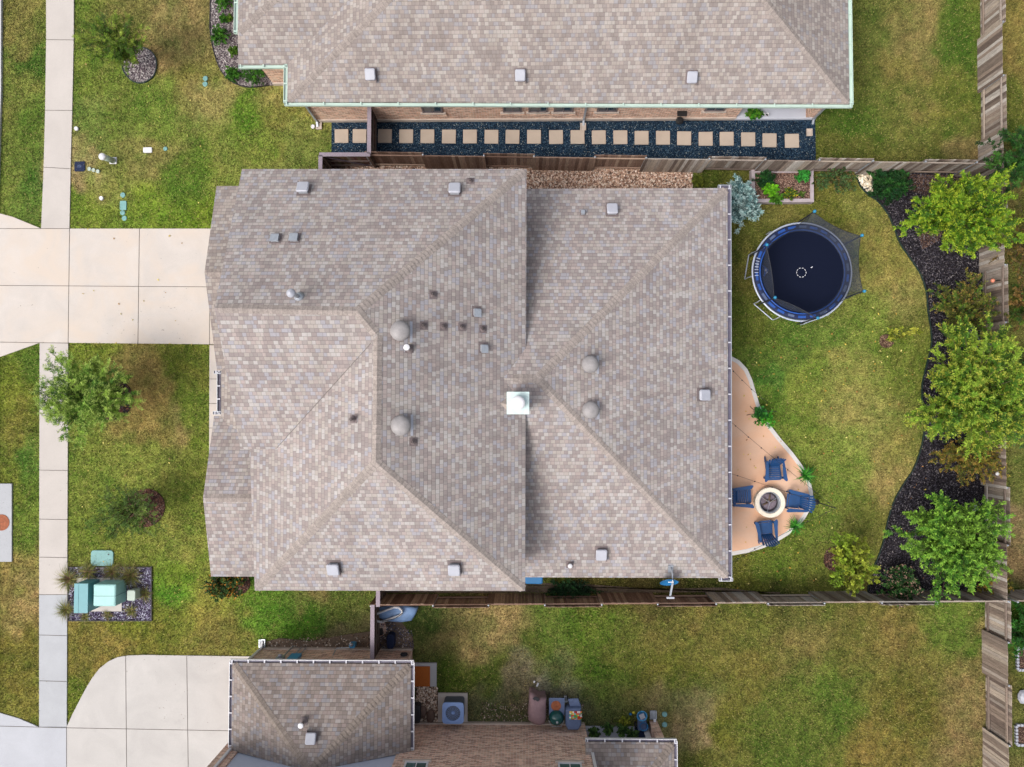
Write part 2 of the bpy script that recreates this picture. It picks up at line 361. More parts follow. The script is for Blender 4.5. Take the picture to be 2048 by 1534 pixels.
def npmesh(name, V, Fq, mat, parent=None, cols=None):
    """V (n,3), Fq (m,k) numpy; cols (m,3) per face"""
    if parent: V = V - np.array(wloc(parent))
    me = bpy.data.meshes.new(name); n, (m, k) = len(V), Fq.shape
    me.vertices.add(n); me.vertices.foreach_set('co', V.astype(np.float32).ravel())
    me.loops.add(m*k); me.loops.foreach_set('vertex_index', Fq.astype(np.int32).ravel())
    me.polygons.add(m); me.polygons.foreach_set('loop_start', np.arange(0, m*k, k, dtype=np.int32))
    me.update(calc_edges=True)
    if cols is not None:
        at = me.color_attributes.new('col', 'FLOAT_COLOR', 'CORNER')
        a = np.ones((m, k, 4), np.float32); a[:, :, :3] = cols[:, None, :]; at.data.foreach_set('color', a.ravel())
    me.materials.append(M[mat]); o = bpy.data.objects.new(name, me); COL.objects.link(o)
    if parent: o.parent = parent
    return o
def thing(name, label, cat, loc, group=None):
    o = bpy.data.objects.new(name, None); COL.objects.link(o); o.location = loc; o.empty_display_size = .2
    o['label'] = label; o['category'] = cat
    if group: o['group'] = group
    return o
def tag(o, label, cat, group=None):
    o['label'] = label; o['category'] = cat
    if group: o['group'] = group
    return o
def struct(o, kind='structure', label=None, cat=None):
    o['kind'] = kind
    if label: o['label'] = label
    if cat: o['category'] = cat
    return o
def copy_tree(o, parent=None):
    c = o.copy(); COL.objects.link(c); c.parent = parent
    for ch in list(o.children): copy_tree(ch, c)
    return c
def rebase(o, p):                       # give a one-mesh thing its base as origin
    o.data.transform(Matrix.Translation(-Vector(p))); o.location = p; return o

# ------------------------------------------------------------------ ground
def inpoly(x, y, poly):
    r = np.zeros(x.shape, bool); n = len(poly)
    for i in range(n):
        x1, y1 = poly[i][0], poly[i][1]; x2, y2 = poly[(i+1) % n][0], poly[(i+1) % n][1]
        c = ((y1 > y) != (y2 > y)); 
        with np.errstate(divide='ignore', invalid='ignore'): xi = (x2-x1)*(y-y1)/(y2-y1)+x1
        r ^= c & (x < xi)
    return r
_T = np.random.default_rng(3).random((256, 256))
def vn(x, y, s, k=0):
    x = x/s+k*17.3; y = y/s+k*9.1; xi = np.floor(x).astype(int); yi = np.floor(y).astype(int); fx = x-xi; fy = y-yi
    fx = fx*fx*(3-2*fx); fy = fy*fy*(3-2*fy); g = lambda a, b: _T[a % 256, b % 256]
    return (g(xi, yi)*(1-fx)+g(xi+1, yi)*fx)*(1-fy)+(g(xi, yi+1)*(1-fx)+g(xi+1, yi+1)*fx)*fy
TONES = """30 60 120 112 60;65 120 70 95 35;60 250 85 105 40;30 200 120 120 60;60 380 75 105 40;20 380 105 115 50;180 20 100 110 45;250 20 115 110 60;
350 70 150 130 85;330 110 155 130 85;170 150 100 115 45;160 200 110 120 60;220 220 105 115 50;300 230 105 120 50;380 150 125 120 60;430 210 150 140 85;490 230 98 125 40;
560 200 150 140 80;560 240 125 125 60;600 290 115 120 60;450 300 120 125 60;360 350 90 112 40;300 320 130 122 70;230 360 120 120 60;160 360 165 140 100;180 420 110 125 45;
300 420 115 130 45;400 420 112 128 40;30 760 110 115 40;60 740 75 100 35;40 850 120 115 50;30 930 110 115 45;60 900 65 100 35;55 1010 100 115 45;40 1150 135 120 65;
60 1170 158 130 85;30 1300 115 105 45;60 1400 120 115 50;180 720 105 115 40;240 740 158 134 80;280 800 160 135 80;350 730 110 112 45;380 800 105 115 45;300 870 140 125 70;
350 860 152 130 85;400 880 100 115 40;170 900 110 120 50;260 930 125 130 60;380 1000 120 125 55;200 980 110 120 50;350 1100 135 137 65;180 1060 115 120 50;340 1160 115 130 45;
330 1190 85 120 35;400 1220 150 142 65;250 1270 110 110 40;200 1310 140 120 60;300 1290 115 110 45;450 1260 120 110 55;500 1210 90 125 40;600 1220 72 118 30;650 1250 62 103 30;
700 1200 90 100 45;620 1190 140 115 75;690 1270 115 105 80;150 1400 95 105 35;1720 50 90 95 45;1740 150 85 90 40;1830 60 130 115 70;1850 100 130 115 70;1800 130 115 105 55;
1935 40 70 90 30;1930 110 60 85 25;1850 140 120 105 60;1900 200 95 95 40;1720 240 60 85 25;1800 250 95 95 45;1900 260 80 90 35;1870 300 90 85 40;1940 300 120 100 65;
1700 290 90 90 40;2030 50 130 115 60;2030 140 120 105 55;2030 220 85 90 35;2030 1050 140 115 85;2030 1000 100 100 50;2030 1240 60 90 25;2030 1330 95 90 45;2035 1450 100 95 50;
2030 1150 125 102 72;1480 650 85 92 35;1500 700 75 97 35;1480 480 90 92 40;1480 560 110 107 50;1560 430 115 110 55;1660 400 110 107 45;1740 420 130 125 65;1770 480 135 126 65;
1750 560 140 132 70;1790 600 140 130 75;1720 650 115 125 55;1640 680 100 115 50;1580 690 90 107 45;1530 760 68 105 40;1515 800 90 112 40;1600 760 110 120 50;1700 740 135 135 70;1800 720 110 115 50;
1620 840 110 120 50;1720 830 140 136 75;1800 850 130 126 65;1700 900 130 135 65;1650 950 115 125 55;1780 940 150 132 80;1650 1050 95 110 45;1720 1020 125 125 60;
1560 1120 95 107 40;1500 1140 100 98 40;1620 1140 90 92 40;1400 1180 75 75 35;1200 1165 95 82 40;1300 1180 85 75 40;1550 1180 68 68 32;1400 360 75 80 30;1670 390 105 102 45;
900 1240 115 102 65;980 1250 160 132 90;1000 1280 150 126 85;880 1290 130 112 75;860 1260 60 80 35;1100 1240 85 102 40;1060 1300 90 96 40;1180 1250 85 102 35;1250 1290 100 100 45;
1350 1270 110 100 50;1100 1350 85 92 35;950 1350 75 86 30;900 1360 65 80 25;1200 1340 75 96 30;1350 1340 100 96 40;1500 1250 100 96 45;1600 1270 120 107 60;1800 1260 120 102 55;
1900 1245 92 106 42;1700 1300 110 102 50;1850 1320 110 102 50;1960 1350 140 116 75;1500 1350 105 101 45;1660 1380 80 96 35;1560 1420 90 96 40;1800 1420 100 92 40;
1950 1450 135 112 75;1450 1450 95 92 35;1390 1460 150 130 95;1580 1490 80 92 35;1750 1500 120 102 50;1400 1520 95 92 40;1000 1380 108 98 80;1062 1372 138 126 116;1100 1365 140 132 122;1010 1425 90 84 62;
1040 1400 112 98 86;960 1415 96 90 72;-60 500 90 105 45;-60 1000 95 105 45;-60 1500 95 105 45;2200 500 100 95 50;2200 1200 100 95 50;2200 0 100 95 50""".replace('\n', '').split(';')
_tp = []
for t in TONES:
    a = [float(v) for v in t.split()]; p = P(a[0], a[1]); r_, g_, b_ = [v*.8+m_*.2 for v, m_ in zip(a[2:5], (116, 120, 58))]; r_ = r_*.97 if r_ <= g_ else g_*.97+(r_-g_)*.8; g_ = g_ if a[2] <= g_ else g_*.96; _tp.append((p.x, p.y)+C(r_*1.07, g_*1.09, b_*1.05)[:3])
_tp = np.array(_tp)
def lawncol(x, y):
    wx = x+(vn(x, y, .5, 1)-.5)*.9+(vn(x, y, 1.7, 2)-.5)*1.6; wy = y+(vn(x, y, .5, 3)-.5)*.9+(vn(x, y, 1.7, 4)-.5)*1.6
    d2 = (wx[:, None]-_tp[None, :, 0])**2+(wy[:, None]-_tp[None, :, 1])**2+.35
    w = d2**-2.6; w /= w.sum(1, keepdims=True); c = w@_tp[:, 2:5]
    # clumps of greener and of drier turf at several sizes
    g = (vn(x, y, .9, 5)-.5)*.5+(vn(x, y, .35, 6)-.5)*.45+(vn(x, y, .16, 8)-.5)*.4
    c = c*np.stack([1+g*.75, 1+g*.35, 1+g*.75], 1)
    c *= (1+(vn(x, y, .2, 7)-.5)*.45)[:, None]
    return np.clip(c, .004, .8)
def axis(lo, hi, st):
    a = list(np.arange(lo, hi, st)); out = [hi+.5*1.5**k for k in range(18)]; neg = [lo-.5*1.5**k for k in range(18)][::-1]
    return np.array(neg+a+out)
gx, gy = axis(-25, 24, .14), axis(-18.5, 20, .14)
X, Y = np.meshgrid(gx, gy); x, y = X.ravel(), Y.ravel()
cc = np.concatenate([lawncol(x[i:i+20000], y[i:i+20000]) for i in range(0, len(x), 20000)])
zz = (vn(x, y, 3, 9)-.5)*.03+(vn(x, y, .4, 10)-.5)*.015-.03
nx_ = len(gx); ii = np.arange(len(x)).reshape(len(gy), nx_)
fq = np.stack([ii[:-1, :-1], ii[:-1, 1:], ii[1:, 1:], ii[1:, :-1]], -1).reshape(-1, 4)
me = bpy.data.meshes.new('lawn'); me.vertices.add(len(x)); me.vertices.foreach_set('co', np.stack([x, y, zz], 1).astype(np.float32).ravel())
me.loops.add(fq.size); me.loops.foreach_set('vertex_index', fq.astype(np.int32).ravel()); me.polygons.add(len(fq))
me.polygons.foreach_set('loop_start', np.arange(0, fq.size, 4, dtype=np.int32)); me.update(calc_edges=True)
at = me.color_attributes.new('col', 'FLOAT_COLOR', 'POINT'); at.data.foreach_set('color', np.concatenate([cc, np.ones((len(x), 1))], 1).astype(np.float32).ravel())
me.materials.append(M['lawn']); lawn = bpy.data.objects.new('lawn', me); COL.objects.link(lawn); struct(lawn)

NOGRASS = []          # world polygons where no grass blades grow
def flat(name, pts, mat, z=.0, th=.1, kind='structure', nograss=True, world=False, label=None, cat=None):
    w = pts if world else PP(pts)
    o = MB().prism([(p[0], p[1]) for p in w], z-th, z).build(name, mat); struct(o, kind, label, cat)
    if nograss: NOGRASS.append([(p[0], p[1]) for p in w])
    return o
def slab(name, pts, mat, joints=(), z=.03):
    o = flat(name, pts, mat, z, .15)
    return o
def joint(lines, z=.0345, w=.022, name='joint'):
    mb = MB()
    for a, b in lines:
        p, q = P(*a), P(*b); mb.bar((p.x, p.y, z), (q.x, q.y, z), w, .004)
    return struct(mb.build(name, 'joint'))
# road, kerb, sidewalks, driveways
flat('road', [(-900, -900), (-22, -900), (-22, 2600), (-900, 2600)], 'asphalt', -.02, .2)
flat('kerb', [(-22, -900), (6, -900), (5, 180), (1, 300), (-2, 425), (-22, 425)], 'kerb', .1, .3)
flat('kerb', [(-22, 715), (-4, 715), (-4, 1424), (-22, 1424)], 'kerb', .1, .3)
slab('sidewalk', [(92, -900), (150, -900), (148, 80), (145, 221), (142, 330), (139.5, 457), (83, 457), (88, 336), (91, 221), (93, 80)], 'walk')
slab('sidewalk', [(80, 686), (137, 686), (135, 1189), (79, 1189)], 'walk')
slab('sidewalk', [(79, 1189), (135, 1189), (134, 1453), (79, 1453)], 'walk_g')
DX0 = 425
slab('driveway', [(-22, 457.5), (560, 457.5), (560, 690), (-22, 684)], 'drive')
slab('driveway_flare', [(-22, 418), (0, 427), (26, 434), (83, 457.3), (-22, 457.3)], 'drive')
slab('driveway_flare', [(-22, 684.2), (80, 685.5), (0, 714), (-22, 722)], 'drive')
slab('driveway_apron', [(-22, 1420), (0, 1425), (40, 1437), (78, 1453.3), (134, 1454), (134, 1700), (-22, 1700)], 'apron')
cv = [(134, 1453), (147, 1425), (160, 1400), (172, 1377), (186, 1354), (200, 1336), (218, 1322), (236, 1314), (258, 1310.5), (290, 1309.5), (600, 1314), (600, 1700), (134, 1700)]
slab('driveway', cv, 'drive_c')
slab('front_walk', [(419.5, 690), (520, 690), (520, 960), (418.5, 960)], 'drive')
joint([((93, 80), (148, 80.5)), ((91, 221), (145, 221.5)), ((89, 335), (142, 338)), ((79.5, 768), (136, 770)), ((79, 940), (135.5, 941)), ((79, 1038), (135.5, 1039)),
       ((79, 1114), (135.5, 1115)), ((79, 1189), (135, 1189)), ((79, 1269.5), (135, 1271)), ((79, 1361), (134, 1362.5)), ((83, 457.5), (140, 457.5)), ((80, 685.5), (137, 686.5))], name='sidewalk_joint')
joint([((-22, 571), (420, 574)), ((140, 457.5), (137, 688)), ((279.5, 457.5), (276.5, 689)), ((-22, 457.5), (83, 457.5)), ((-22, 684), (80, 685.5)), ((419.6, 690), (420, 580)),
       ((419, 758), (440, 758)), ((419, 807), (440, 807)), ((419, 856), (440, 856)), ((419.6, 690), (440, 690.4))], z=.0345, name='driveway_joint')
joint([((-22, 1451), (134, 1455)), ((134, 1454), (134, 1534)), ((134, 1455), (460, 1461)), ((252, 1312), (254, 1534)), ((374, 1312), (377, 1534))], name='driveway_joint')
def stain(px, py, rx, ry, n, seed, col='stain'):
    r = random.Random(seed); mb = MB(); c = P(px, py, .036)
    for k in range(n//3):
        x_, y_ = c.x+r.gauss(0, rx), c.y+r.gauss(0, ry); s_ = .008+.022*r.random()**3
        mb.prism([(x_+s_*math.cos(a)*(.7+.6*r.random()), y_+s_*math.sin(a)*(.6+.5*r.random())) for a in (0, 1.2, 2.4, 3.6, 4.9)], .0335, .036)
    struct(mb.build('drive_speckle', col), 'stuff')
M['stain'] = pm('stain', C(164,158,152), .95, .2)
for a_ in ((345, 622, .5, .35, 90, 1), (370, 668, .8, .2, 90, 2), (220, 655, .7, .3, 80, 3), (55, 612, .35, .08, 30, 4), (60, 520, .6, .5, 40, 5), (300, 500, 1.0, .6, 50, 6), (320, 1355, .8, .5, 70, 7), (330, 1420, .6, .4, 70, 8), (430, 1330, .6, .2, 50, 9), (110, 1400, .3, 1.2, 40, 10), (110, 900, .3, 3, 60, 11)): stain(*a_)
# main yard patio
PAT = [(1430, 702), (1461, 712), (1478, 721), (1494, 738), (1504, 760), (1511, 785), (1519, 811), (1529, 833), (1540, 850), (1560, 876), (1585, 905), (1603, 929), (1614, 948), (1621, 966),
       (1625, 985), (1625, 1000), (1620, 1018), (1609, 1037), (1594, 1054), (1575, 1070), (1552, 1084), (1525, 1096), (1495, 1105), (1461, 1111), (1430, 1114)]
patw = PP(PAT)
flat('patio', PAT, 'patio', .05, .2)
mb = MB(); edge = []
for i, p in enumerate(patw):
    d = (patw[min(i+1, len(patw)-1)]-patw[max(i-1, 0)]).normalized(); nrm = Vector((-d.y, d.x, 0)); edge.append((p, p-nrm*.17 if False else p+Vector((d.y, -d.x, 0))*.17))
vs = []; fs = []
for a, b in edge: vs += [(a.x, a.y, .058), (b.x, b.y, .058), (a.x, a.y, -.1), (b.x, b.y, -.1)]
for i in range(len(edge)-1):
    k = i*4; fs += [[k, k+4, k+5, k+1], [k, k+2, k+6, k+4], [k+1, k+5, k+7, k+3]]
mb.add(vs, fs); struct(mb.build('patio_border', 'patio_edge'))

def spline(pts, n=8):
    out = []; m = len(pts)
    for i in range(m-1):
        p0, p1, p2, p3 = [Vector((*pts[max(0, min(m-1, j))][:2], 0)) for j in (i-1, i, i+1, i+2)]
        for k in range(n):
            t = k/n; out.append(.5*((2*p1)+(-p0+p2)*t+(2*p0-5*p1+4*p2-p3)*t*t+(-p0+3*p1-3*p2+p3)*t**3))
    out.append(Vector((*pts[-1][:2], 0))); return [(v.x, v.y) for v in out]
def chips(name, poly, n, cols, ln=.07, wd=.02, z=.02, seed=1, jitter=.35):
    """scatter of small flat chips or slivers lying on a bed: one mesh of stuff"""
    r = np.random.default_rng(seed); P_ = np.array(poly); lo, hi = P_.min(0), P_.max(0); pts = np.zeros((0, 2))
    while len(pts) < n:
        q = lo+(hi-lo)*r.random((n*2, 2)); pts = np.concatenate([pts, q[inpoly(q[:, 0], q[:, 1], poly)]])
    pts = pts[:n]; a = r.random(n)*6.283; l = ln*(.5+r.random(n)); w = wd*(.6+.8*r.random(n)); tz = (r.random(n)-.5)*jitter
    c, s = np.cos(a), np.sin(a); zc = z+r.random(n)*.015
    V = np.zeros((n, 4, 3))
    for k, (u, v) in enumerate(((-1, -1), (1, -1), (1, 1), (-1, 1))):
        V[:, k, 0] = pts[:, 0]+u*l/2*c-v*w/2*s; V[:, k, 1] = pts[:, 1]+u*l/2*s+v*w/2*c; V[:, k, 2] = zc+u*l/2*tz+.004*v
    cl = np.array([q[:3] for q in cols])[r.integers(0, len(cols), n)]*(.7+.6*r.random((n, 1)))
    o = npmesh(name, V.reshape(-1, 3), np.arange(n*4).reshape(n, 4), 'chip', None, cl); o['kind'] = 'stuff'; return o
_ico = None
def stones(name, poly, n, cols, size=.05, z=.02, seed=1, flatn=.55, kind='stuff'):
    r = np.random.default_rng(seed); P_ = np.array(poly); lo, hi = P_.min(0), P_.max(0); pts = np.zeros((0, 2))
    while len(pts) < n:
        q = lo+(hi-lo)*r.random((n*2, 2)); pts = np.concatenate([pts, q[inpoly(q[:, 0], q[:, 1], poly)]])
    pts = pts[:n]
    global _ico
    if _ico is None:
        bm = bmesh.new(); bmesh.ops.create_icosphere(bm, subdivisions=1, radius=1); _ico = (np.array([v.co[:] for v in bm.verts]), np.array([[v.index for v in f.verts] for f in bm.faces])); bm.free()
    IV, IF = _ico; sc = size*(.5+r.random((n, 1, 3)))*np.array([1, .8, flatn]); a = r.random(n)*6.283
    V = IV[None]*sc*.5; c, s = np.cos(a)[:, None], np.sin(a)[:, None]
    x_ = V[:, :, 0]*c-V[:, :, 1]*s+pts[:, 0:1]; y_ = V[:, :, 0]*s+V[:, :, 1]*c+pts[:, 1:2]; z_ = V[:, :, 2]+z+r.random((n, 1))*.02
    V = np.stack([x_, y_, z_], 2).reshape(-1, 3); Fc = (IF[None]+np.arange(n)[:, None, None]*len(IV)).reshape(-1, 3)
    cl = np.array([q[:3] for q in cols])[r.integers(0, len(cols), n)]*(.75+.5*r.random((n, 1)))
    o = npmesh(name, V, Fc, 'chip', None, np.repeat(cl, len(IF), 0)); o['kind'] = kind; return o
def W2(pts): return [(p.x, p.y) for p in PP(pts)]
def edging(name, pts, mat, label, h=.07, w=.03, closed=False, cat='garden edging'):
    q = PP(pts); q = q+[q[0]] if closed else q; mb = MB()
    for a, b in zip(q[:-1], q[1:]): mb.bar((a.x, a.y, h/2-.01), (b.x, b.y, h/2-.01), w, h+.02)
    return tag(rebase(mb.build(name, mat), (q[0].x, q[0].y, 0)), label, cat)
# river gravel and black gravel between the houses
RG = [(745, 331), (1383, 334), (1384, 420), (640, 420), (640, 331)]
flat('river_gravel_bed', RG, 'bedrock', .0, .1)
stones('river_gravel', W2([(690, 326), (1384, 330), (1384, 382), (690, 382)]), 15000, [C(226,198,178), C(196,162,140), C(240,224,208), C(156,122,104), C(210,176,152), C(130,104,92)], .095, .01, 5)
BG = [(663, 239), (1630, 239), (1632, 318), (1632, 331), (745, 333), (663, 333)]
flat('black_gravel', BG, 'blackrock', .0, .1)
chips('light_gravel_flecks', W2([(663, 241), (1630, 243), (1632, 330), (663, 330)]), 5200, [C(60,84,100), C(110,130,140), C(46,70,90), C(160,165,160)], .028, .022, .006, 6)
# black mulch bed on the right
MC = spline([(1711, 343), (1718, 368), (1733, 387), (1757, 405), (1776, 430), (1788, 458), (1800, 488), (1822, 520), (1841, 550), (1852, 585), (1855, 620), (1861, 660), (1862, 690), (1853, 728), (1845, 760),
             (1843, 790), (1848, 825), (1848, 860), (1840, 900), (1826, 938), (1805, 970), (1787, 1003), (1775, 1040), (1767, 1078), (1757, 1110), (1742, 1145), (1736, 1172), (1735, 1192)], 4)
MBED = MC+[(1990, 1192), (1985, 345)]
flat('mulch_bed', MBED, 'mulch_b', .01, .1)
chips('bark_mulch', W2(MBED), 26000, [C(54,50,58), C(38,35,40), C(96,92,102), C(68,61,66), C(46,42,48), C(132,126,128)], .06, .018, .025, 7)
edging('garden_edging', MC, 'edging', 'thin dark green edging along the curved black mulch bed')
flat('bare_earth', [(1790, 348), (1975, 352), (1975, 420), (1880, 400), (1800, 375)], 'mulch_br', .016, .02, 'structure', False)
flat('bare_earth', [(1848, 430), (1890, 440), (1880, 480), (1845, 500), (1836, 470)], 'mulch_br', .016, .02, 'structure', False)
for q, (cx_, cy_, m_) in enumerate([(1805, 1175, 0)]): pass
RK = [(1706, 341), (1738, 341), (1744, 365), (1747, 385), (1735, 384), (1722, 370), (1712, 350)]
stones('white_rocks', W2(RK), 130, [C(236,222,196), C(210,194,168), C(246,238,220)], .15, .04, 8)
# tree rings on the front lawn
def ringbed(name, px, py, r, mat, chipcols, lab, n=500, seed=1, edge_m='edging', ex=1.0):
    c = P(px, py); poly = [(c.x+r*math.cos(a)*ex*(1+.04*math.sin(3*a+seed)), c.y+r*math.sin(a)*(1+.04*math.sin(2*a+seed))) for a in [k*math.pi/16 for k in range(32)]]
    o = MB().prism(poly, -.1, .015).build(name, mat); struct(o); NOGRASS.append(poly)
    chips('bark_chips', poly, n, chipcols, .075, .022, .03, seed)
    if edge_m:
        mb = MB()
        for a, b in zip(poly, poly[1:]+poly[:1]): mb.bar((*a, .03), (*b, .03), .03, .09)
        tag(rebase(mb.build('tree_ring_edging', edge_m), (c.x, c.y, 0)), lab, 'garden edging')
GC = [C(170,160,158), C(130,118,120), C(100,88,92), C(190,184,180)]; KC = [C(70,44,40), C(46,30,30), C(96,62,52), C(130,90,74)]
ringbed('mulch_ring', 281, 131, .79, 'mulch_g', GC, 'round dark edging of the grey mulch ring under the upper left tree', 900, 11)
ringbed('mulch_ring', 226, 800, .9, 'mulch_b', KC, '', 700, 12, None)
ringbed('mulch_ring', 291, 1016, .86, 'mulch_br', KC, '', 900, 13, None)
ringbed('mulch_ring', 1773, 682, .31, 'mulch_br', [C(150,124,100), C(110,86,70), C(90,66,56)], '', 160, 14, None)
ringbed('mulch_ring', 1672, 1118, .55, 'mulch_br', KC, '', 220, 15, None)
ringbed('mulch_ring', 478, 1165, .5, 'mulch_br', KC, '', 300, 16, None)
# bed beside the upper left house
FB = spline([(423, -60), (421, 20), (421, 62), (427, 98), (436, 128), (450, 152), (472, 168), (500, 175), (538, 171)], 4)
FBP = FB+[(600, 171), (600, -60)]
flat('mulch_bed', FBP, 'mulch_g', .012, .1)
chips('bark_mulch', W2(FB+[(548, 170), (480, 60), (480, -60)]), 5200, GC, .075, .022, .025, 17)
edging('garden_edging', FB, 'edging_k', 'black edging curving round the grey mulch bed by the upper left house')
# utility bed
UB = [(137, 1134), (304, 1134), (304, 1241), (137, 1241)]
flat('mulch_bed', UB, 'mulch_p', .012, .1)
chips('bark_mulch', W2(UB), 3600, [C(128,120,146), C(84,74,100), C(190,190,206), C(60,50,66)], .075, .022, .025, 18)
edging('garden_edging', UB, 'edging_k', 'black square edging round the utility cabinets and mulch', closed=True)
# dirt strips
flat('bare_earth', [(533, 1283), (560, 1276), (620, 1282), (700, 1268), (745, 1262), (745, 1300), (533, 1300)], 'dirt', .012, .05)
stones('loose_stones', W2([(535, 1280), (745, 1268), (745, 1296), (535, 1296)]), 240, [C(220,210,196), C(150,124,104), C(180,160,140), C(96,80,70)], .07, .01, 21)
flat('bare_earth', [(748, 1215), (800, 1240), (826, 1275), (828, 1300), (748, 1300)], 'dirt', .012, .05)
stones('loose_stones', W2([(760, 1235), (826, 1262), (828, 1298), (760, 1298)]), 300, [C(90,96,120), C(130,120,130), C(200,190,186), C(70,66,84)], .06, .01, 22)
flat('river_gravel_bed', [(832, 1374), (876, 1374), (876, 1446), (832, 1446)], 'bedrock', .012, .05)
stones('river_gravel', W2([(832, 1372), (875, 1372), (875, 1446), (832, 1446)]), 900, [C(226,206,188), C(196,172,150), C(240,228,214), C(150,124,108)], .08, .03, 23)
flat('bare_earth', [(765, 1186), (1560, 1184), (1560, 1188), (1440, 1175), (1300, 1178), (1200, 1170), (1060, 1165), (900, 1165), (765, 1165)], 'dirt', .012, .05, nograss=False)
stones('loose_stones', W2([(960, 1405), (1168, 1405), (1168, 1444), (960, 1444)]), 420, [C(170,150,130), C(120,100,88), C(200,186,170)], .06, .005, 24)
# pale edging blocks and bed beyond the rear fence are scattered further below
# ------------------------------------------------------------------ roofs
def plane_of(pts):
    a, b, c = pts[0], pts[1], pts[2]
    n = Vector((0, 0, 0)); m = len(pts)
    for i in range(m):
        p, q = pts[i], pts[(i+1) % m]; n += Vector(((p.y-q.y)*(p.z+q.z), (p.z-q.z)*(p.x+q.x), (p.x-q.x)*(p.y+q.y)))
    n.normalize(); n = n if n.z > 0 else -n
    return sum(pts, Vector((0, 0, 0)))/m, n
def hit(px, py, pl):
    c, n = pl; o = Vector((0, 0, H)); d = ray(px, py); t = (c-o).dot(n)/d.dot(n); return o+d*t
def roof(name, facets, mat, parent, th=.13):
    """facets: (points, downslope direction NSEW).  One shingled mesh with underside and rim"""
    mb = MB(); uvs = []
    for pts, d in facets:
        c, n = plane_of(pts)
        q = list(pts)
        nn = sum((((q[i]-q[0]).cross(q[(i+1) % len(q)]-q[0])) for i in range(len(q))), Vector((0, 0, 0)))
        if nn.z < 0: q = q[::-1]
        sec = 1/n.z; m = len(q); low = [v-Vector((0, 0, th)) for v in q]
        mb.add(q+low, [list(range(m)), list(range(m, 2*m))[::-1]]+[[i, i+m, (i+1) % m+m, (i+1) % m] for i in range(m)])
        uvs.append((d, sec))
    o = mb.build(name, mat, parent); me = o.data; off = wloc(parent)
    uv = me.uv_layers.new(name='UVMap'); k = 0
    for (pts, d), (d_, sec) in zip(facets, uvs):
        nf = len(pts)+2
        for p in me.polygons[k:k+nf]:
            for li in p.loop_indices:
                v = me.vertices[me.loops[li].vertex_index].co+off
                if d in 'NS': uv.data[li].uv = (v.x+3.3, (-v.y if d == 'N' else v.y)*sec+50)
                else: uv.data[li].uv = (v.y+7.1, (-v.x if d == 'E' else v.x)*sec+50)
        k += nf
    return o
def capstrip(mb, a, b, n1, n2, w=.165, step=.165, lift=.013, base=(.3, .3, .3)):
    """overlapping cap shingles bent over a hip or ridge from low end a to high end b"""
    a, b = Vector(a), Vector(b); L = (b-a).length; d = (b-a)/L; k = max(1, int(L/step)); up = (n1+n2).normalized()
    s1 = d.cross(n1).normalized(); s2 = d.cross(n2).normalized()
    if s1.dot(n2) > 0: s1 = -s1
    if s2.dot(n1) > 0: s2 = -s2
    for i in range(k):
        p = a+d*(L*i/k)-d*.02; q = a+d*(L*(i+1)/k)+d*.03; g = .9+.2*R.random(); cw = w*(.97+.06*R.random())
        up0 = up*(lift+.012); up1 = up*lift*.35
        vs = [p+s1*cw+n1*lift, p+up0, p+s2*cw+n2*lift, q+s1*cw+n1*lift*.3, q+up1, q+s2*cw+n2*lift*.3,
              p+s1*cw-n1*.02, p-up*.03, p+s2*cw-n2*.02]
        mb.add(vs, [[0, 1, 4, 3], [1, 2, 5, 4], [0, 6, 7, 1], [1, 7, 8, 2], [0, 3, 6], [2, 8, 5]], tuple(v*g for v in base))
        e_ = p+d*.012
        mb.add([e_+s1*cw+n1*(lift+.003), e_+up0+up*.003, e_+s2*cw+n2*(lift+.003), e_+d*.016+s1*cw+n1*(lift+.003), e_+d*.016+up0+up*.003, e_+d*.016+s2*cw+n2*(lift+.003)], [[0, 1, 4, 3], [1, 2, 5, 4]], tuple(v*.78 for v in base))
def gutter(name, a, b, out, mat, matin, parent, step=.85, w=.13, h=.12, strap='strap', dark=None):
    """open topped gutter from a to b; out = horizontal unit vector away from the roof"""
    a, b, out = Vector(a), Vector(b), Vector(out); o = out*w
    mb = MB(); mb.bar(a+o, b+o, .022, h); mb.bar(a+o*.5-Vector((0, 0, h/2-.008)), b+o*.5-Vector((0, 0, h/2-.008)), w, .012)
    d = (b-a).normalized()
    for e in (a, b): mb.bar(e+o*.05, e+o*.98, .012, h*.9)
    g = mb.build(name, mat, parent)
    MB().bar(a+o*.5-Vector((0, 0, .02)), b+o*.5-Vector((0, 0, .02)), w*.84, .012).build('gutter_bed', matin, g)
    if strap:
        L = (b-a).length; k = max(1, int(L/step))
        for i in range(k+1):
            p = a+d*(.08+(L-.16)*i/k); MB().bar(p+o*.02+Vector((0, 0, .052)), p+o*1.0+Vector((0, 0, .052)), .055, .014).build('gutter_strap', strap, g)
    return g
def downspout(name, pts, mat, parent, w=.085): 
    mb = MB()
    for a, b in zip(pts[:-1], pts[1:]):
        a, b = Vector(a), Vector(b); d = (b-a).normalized()*.03
        mb.bar(a-d, b+d, w, w*.8, up=(0, 1, 0) if abs((b-a).normalized().z) > .9 else (0, 0, 1))
    return mb.build(name, mat, parent)
V3 = Vector

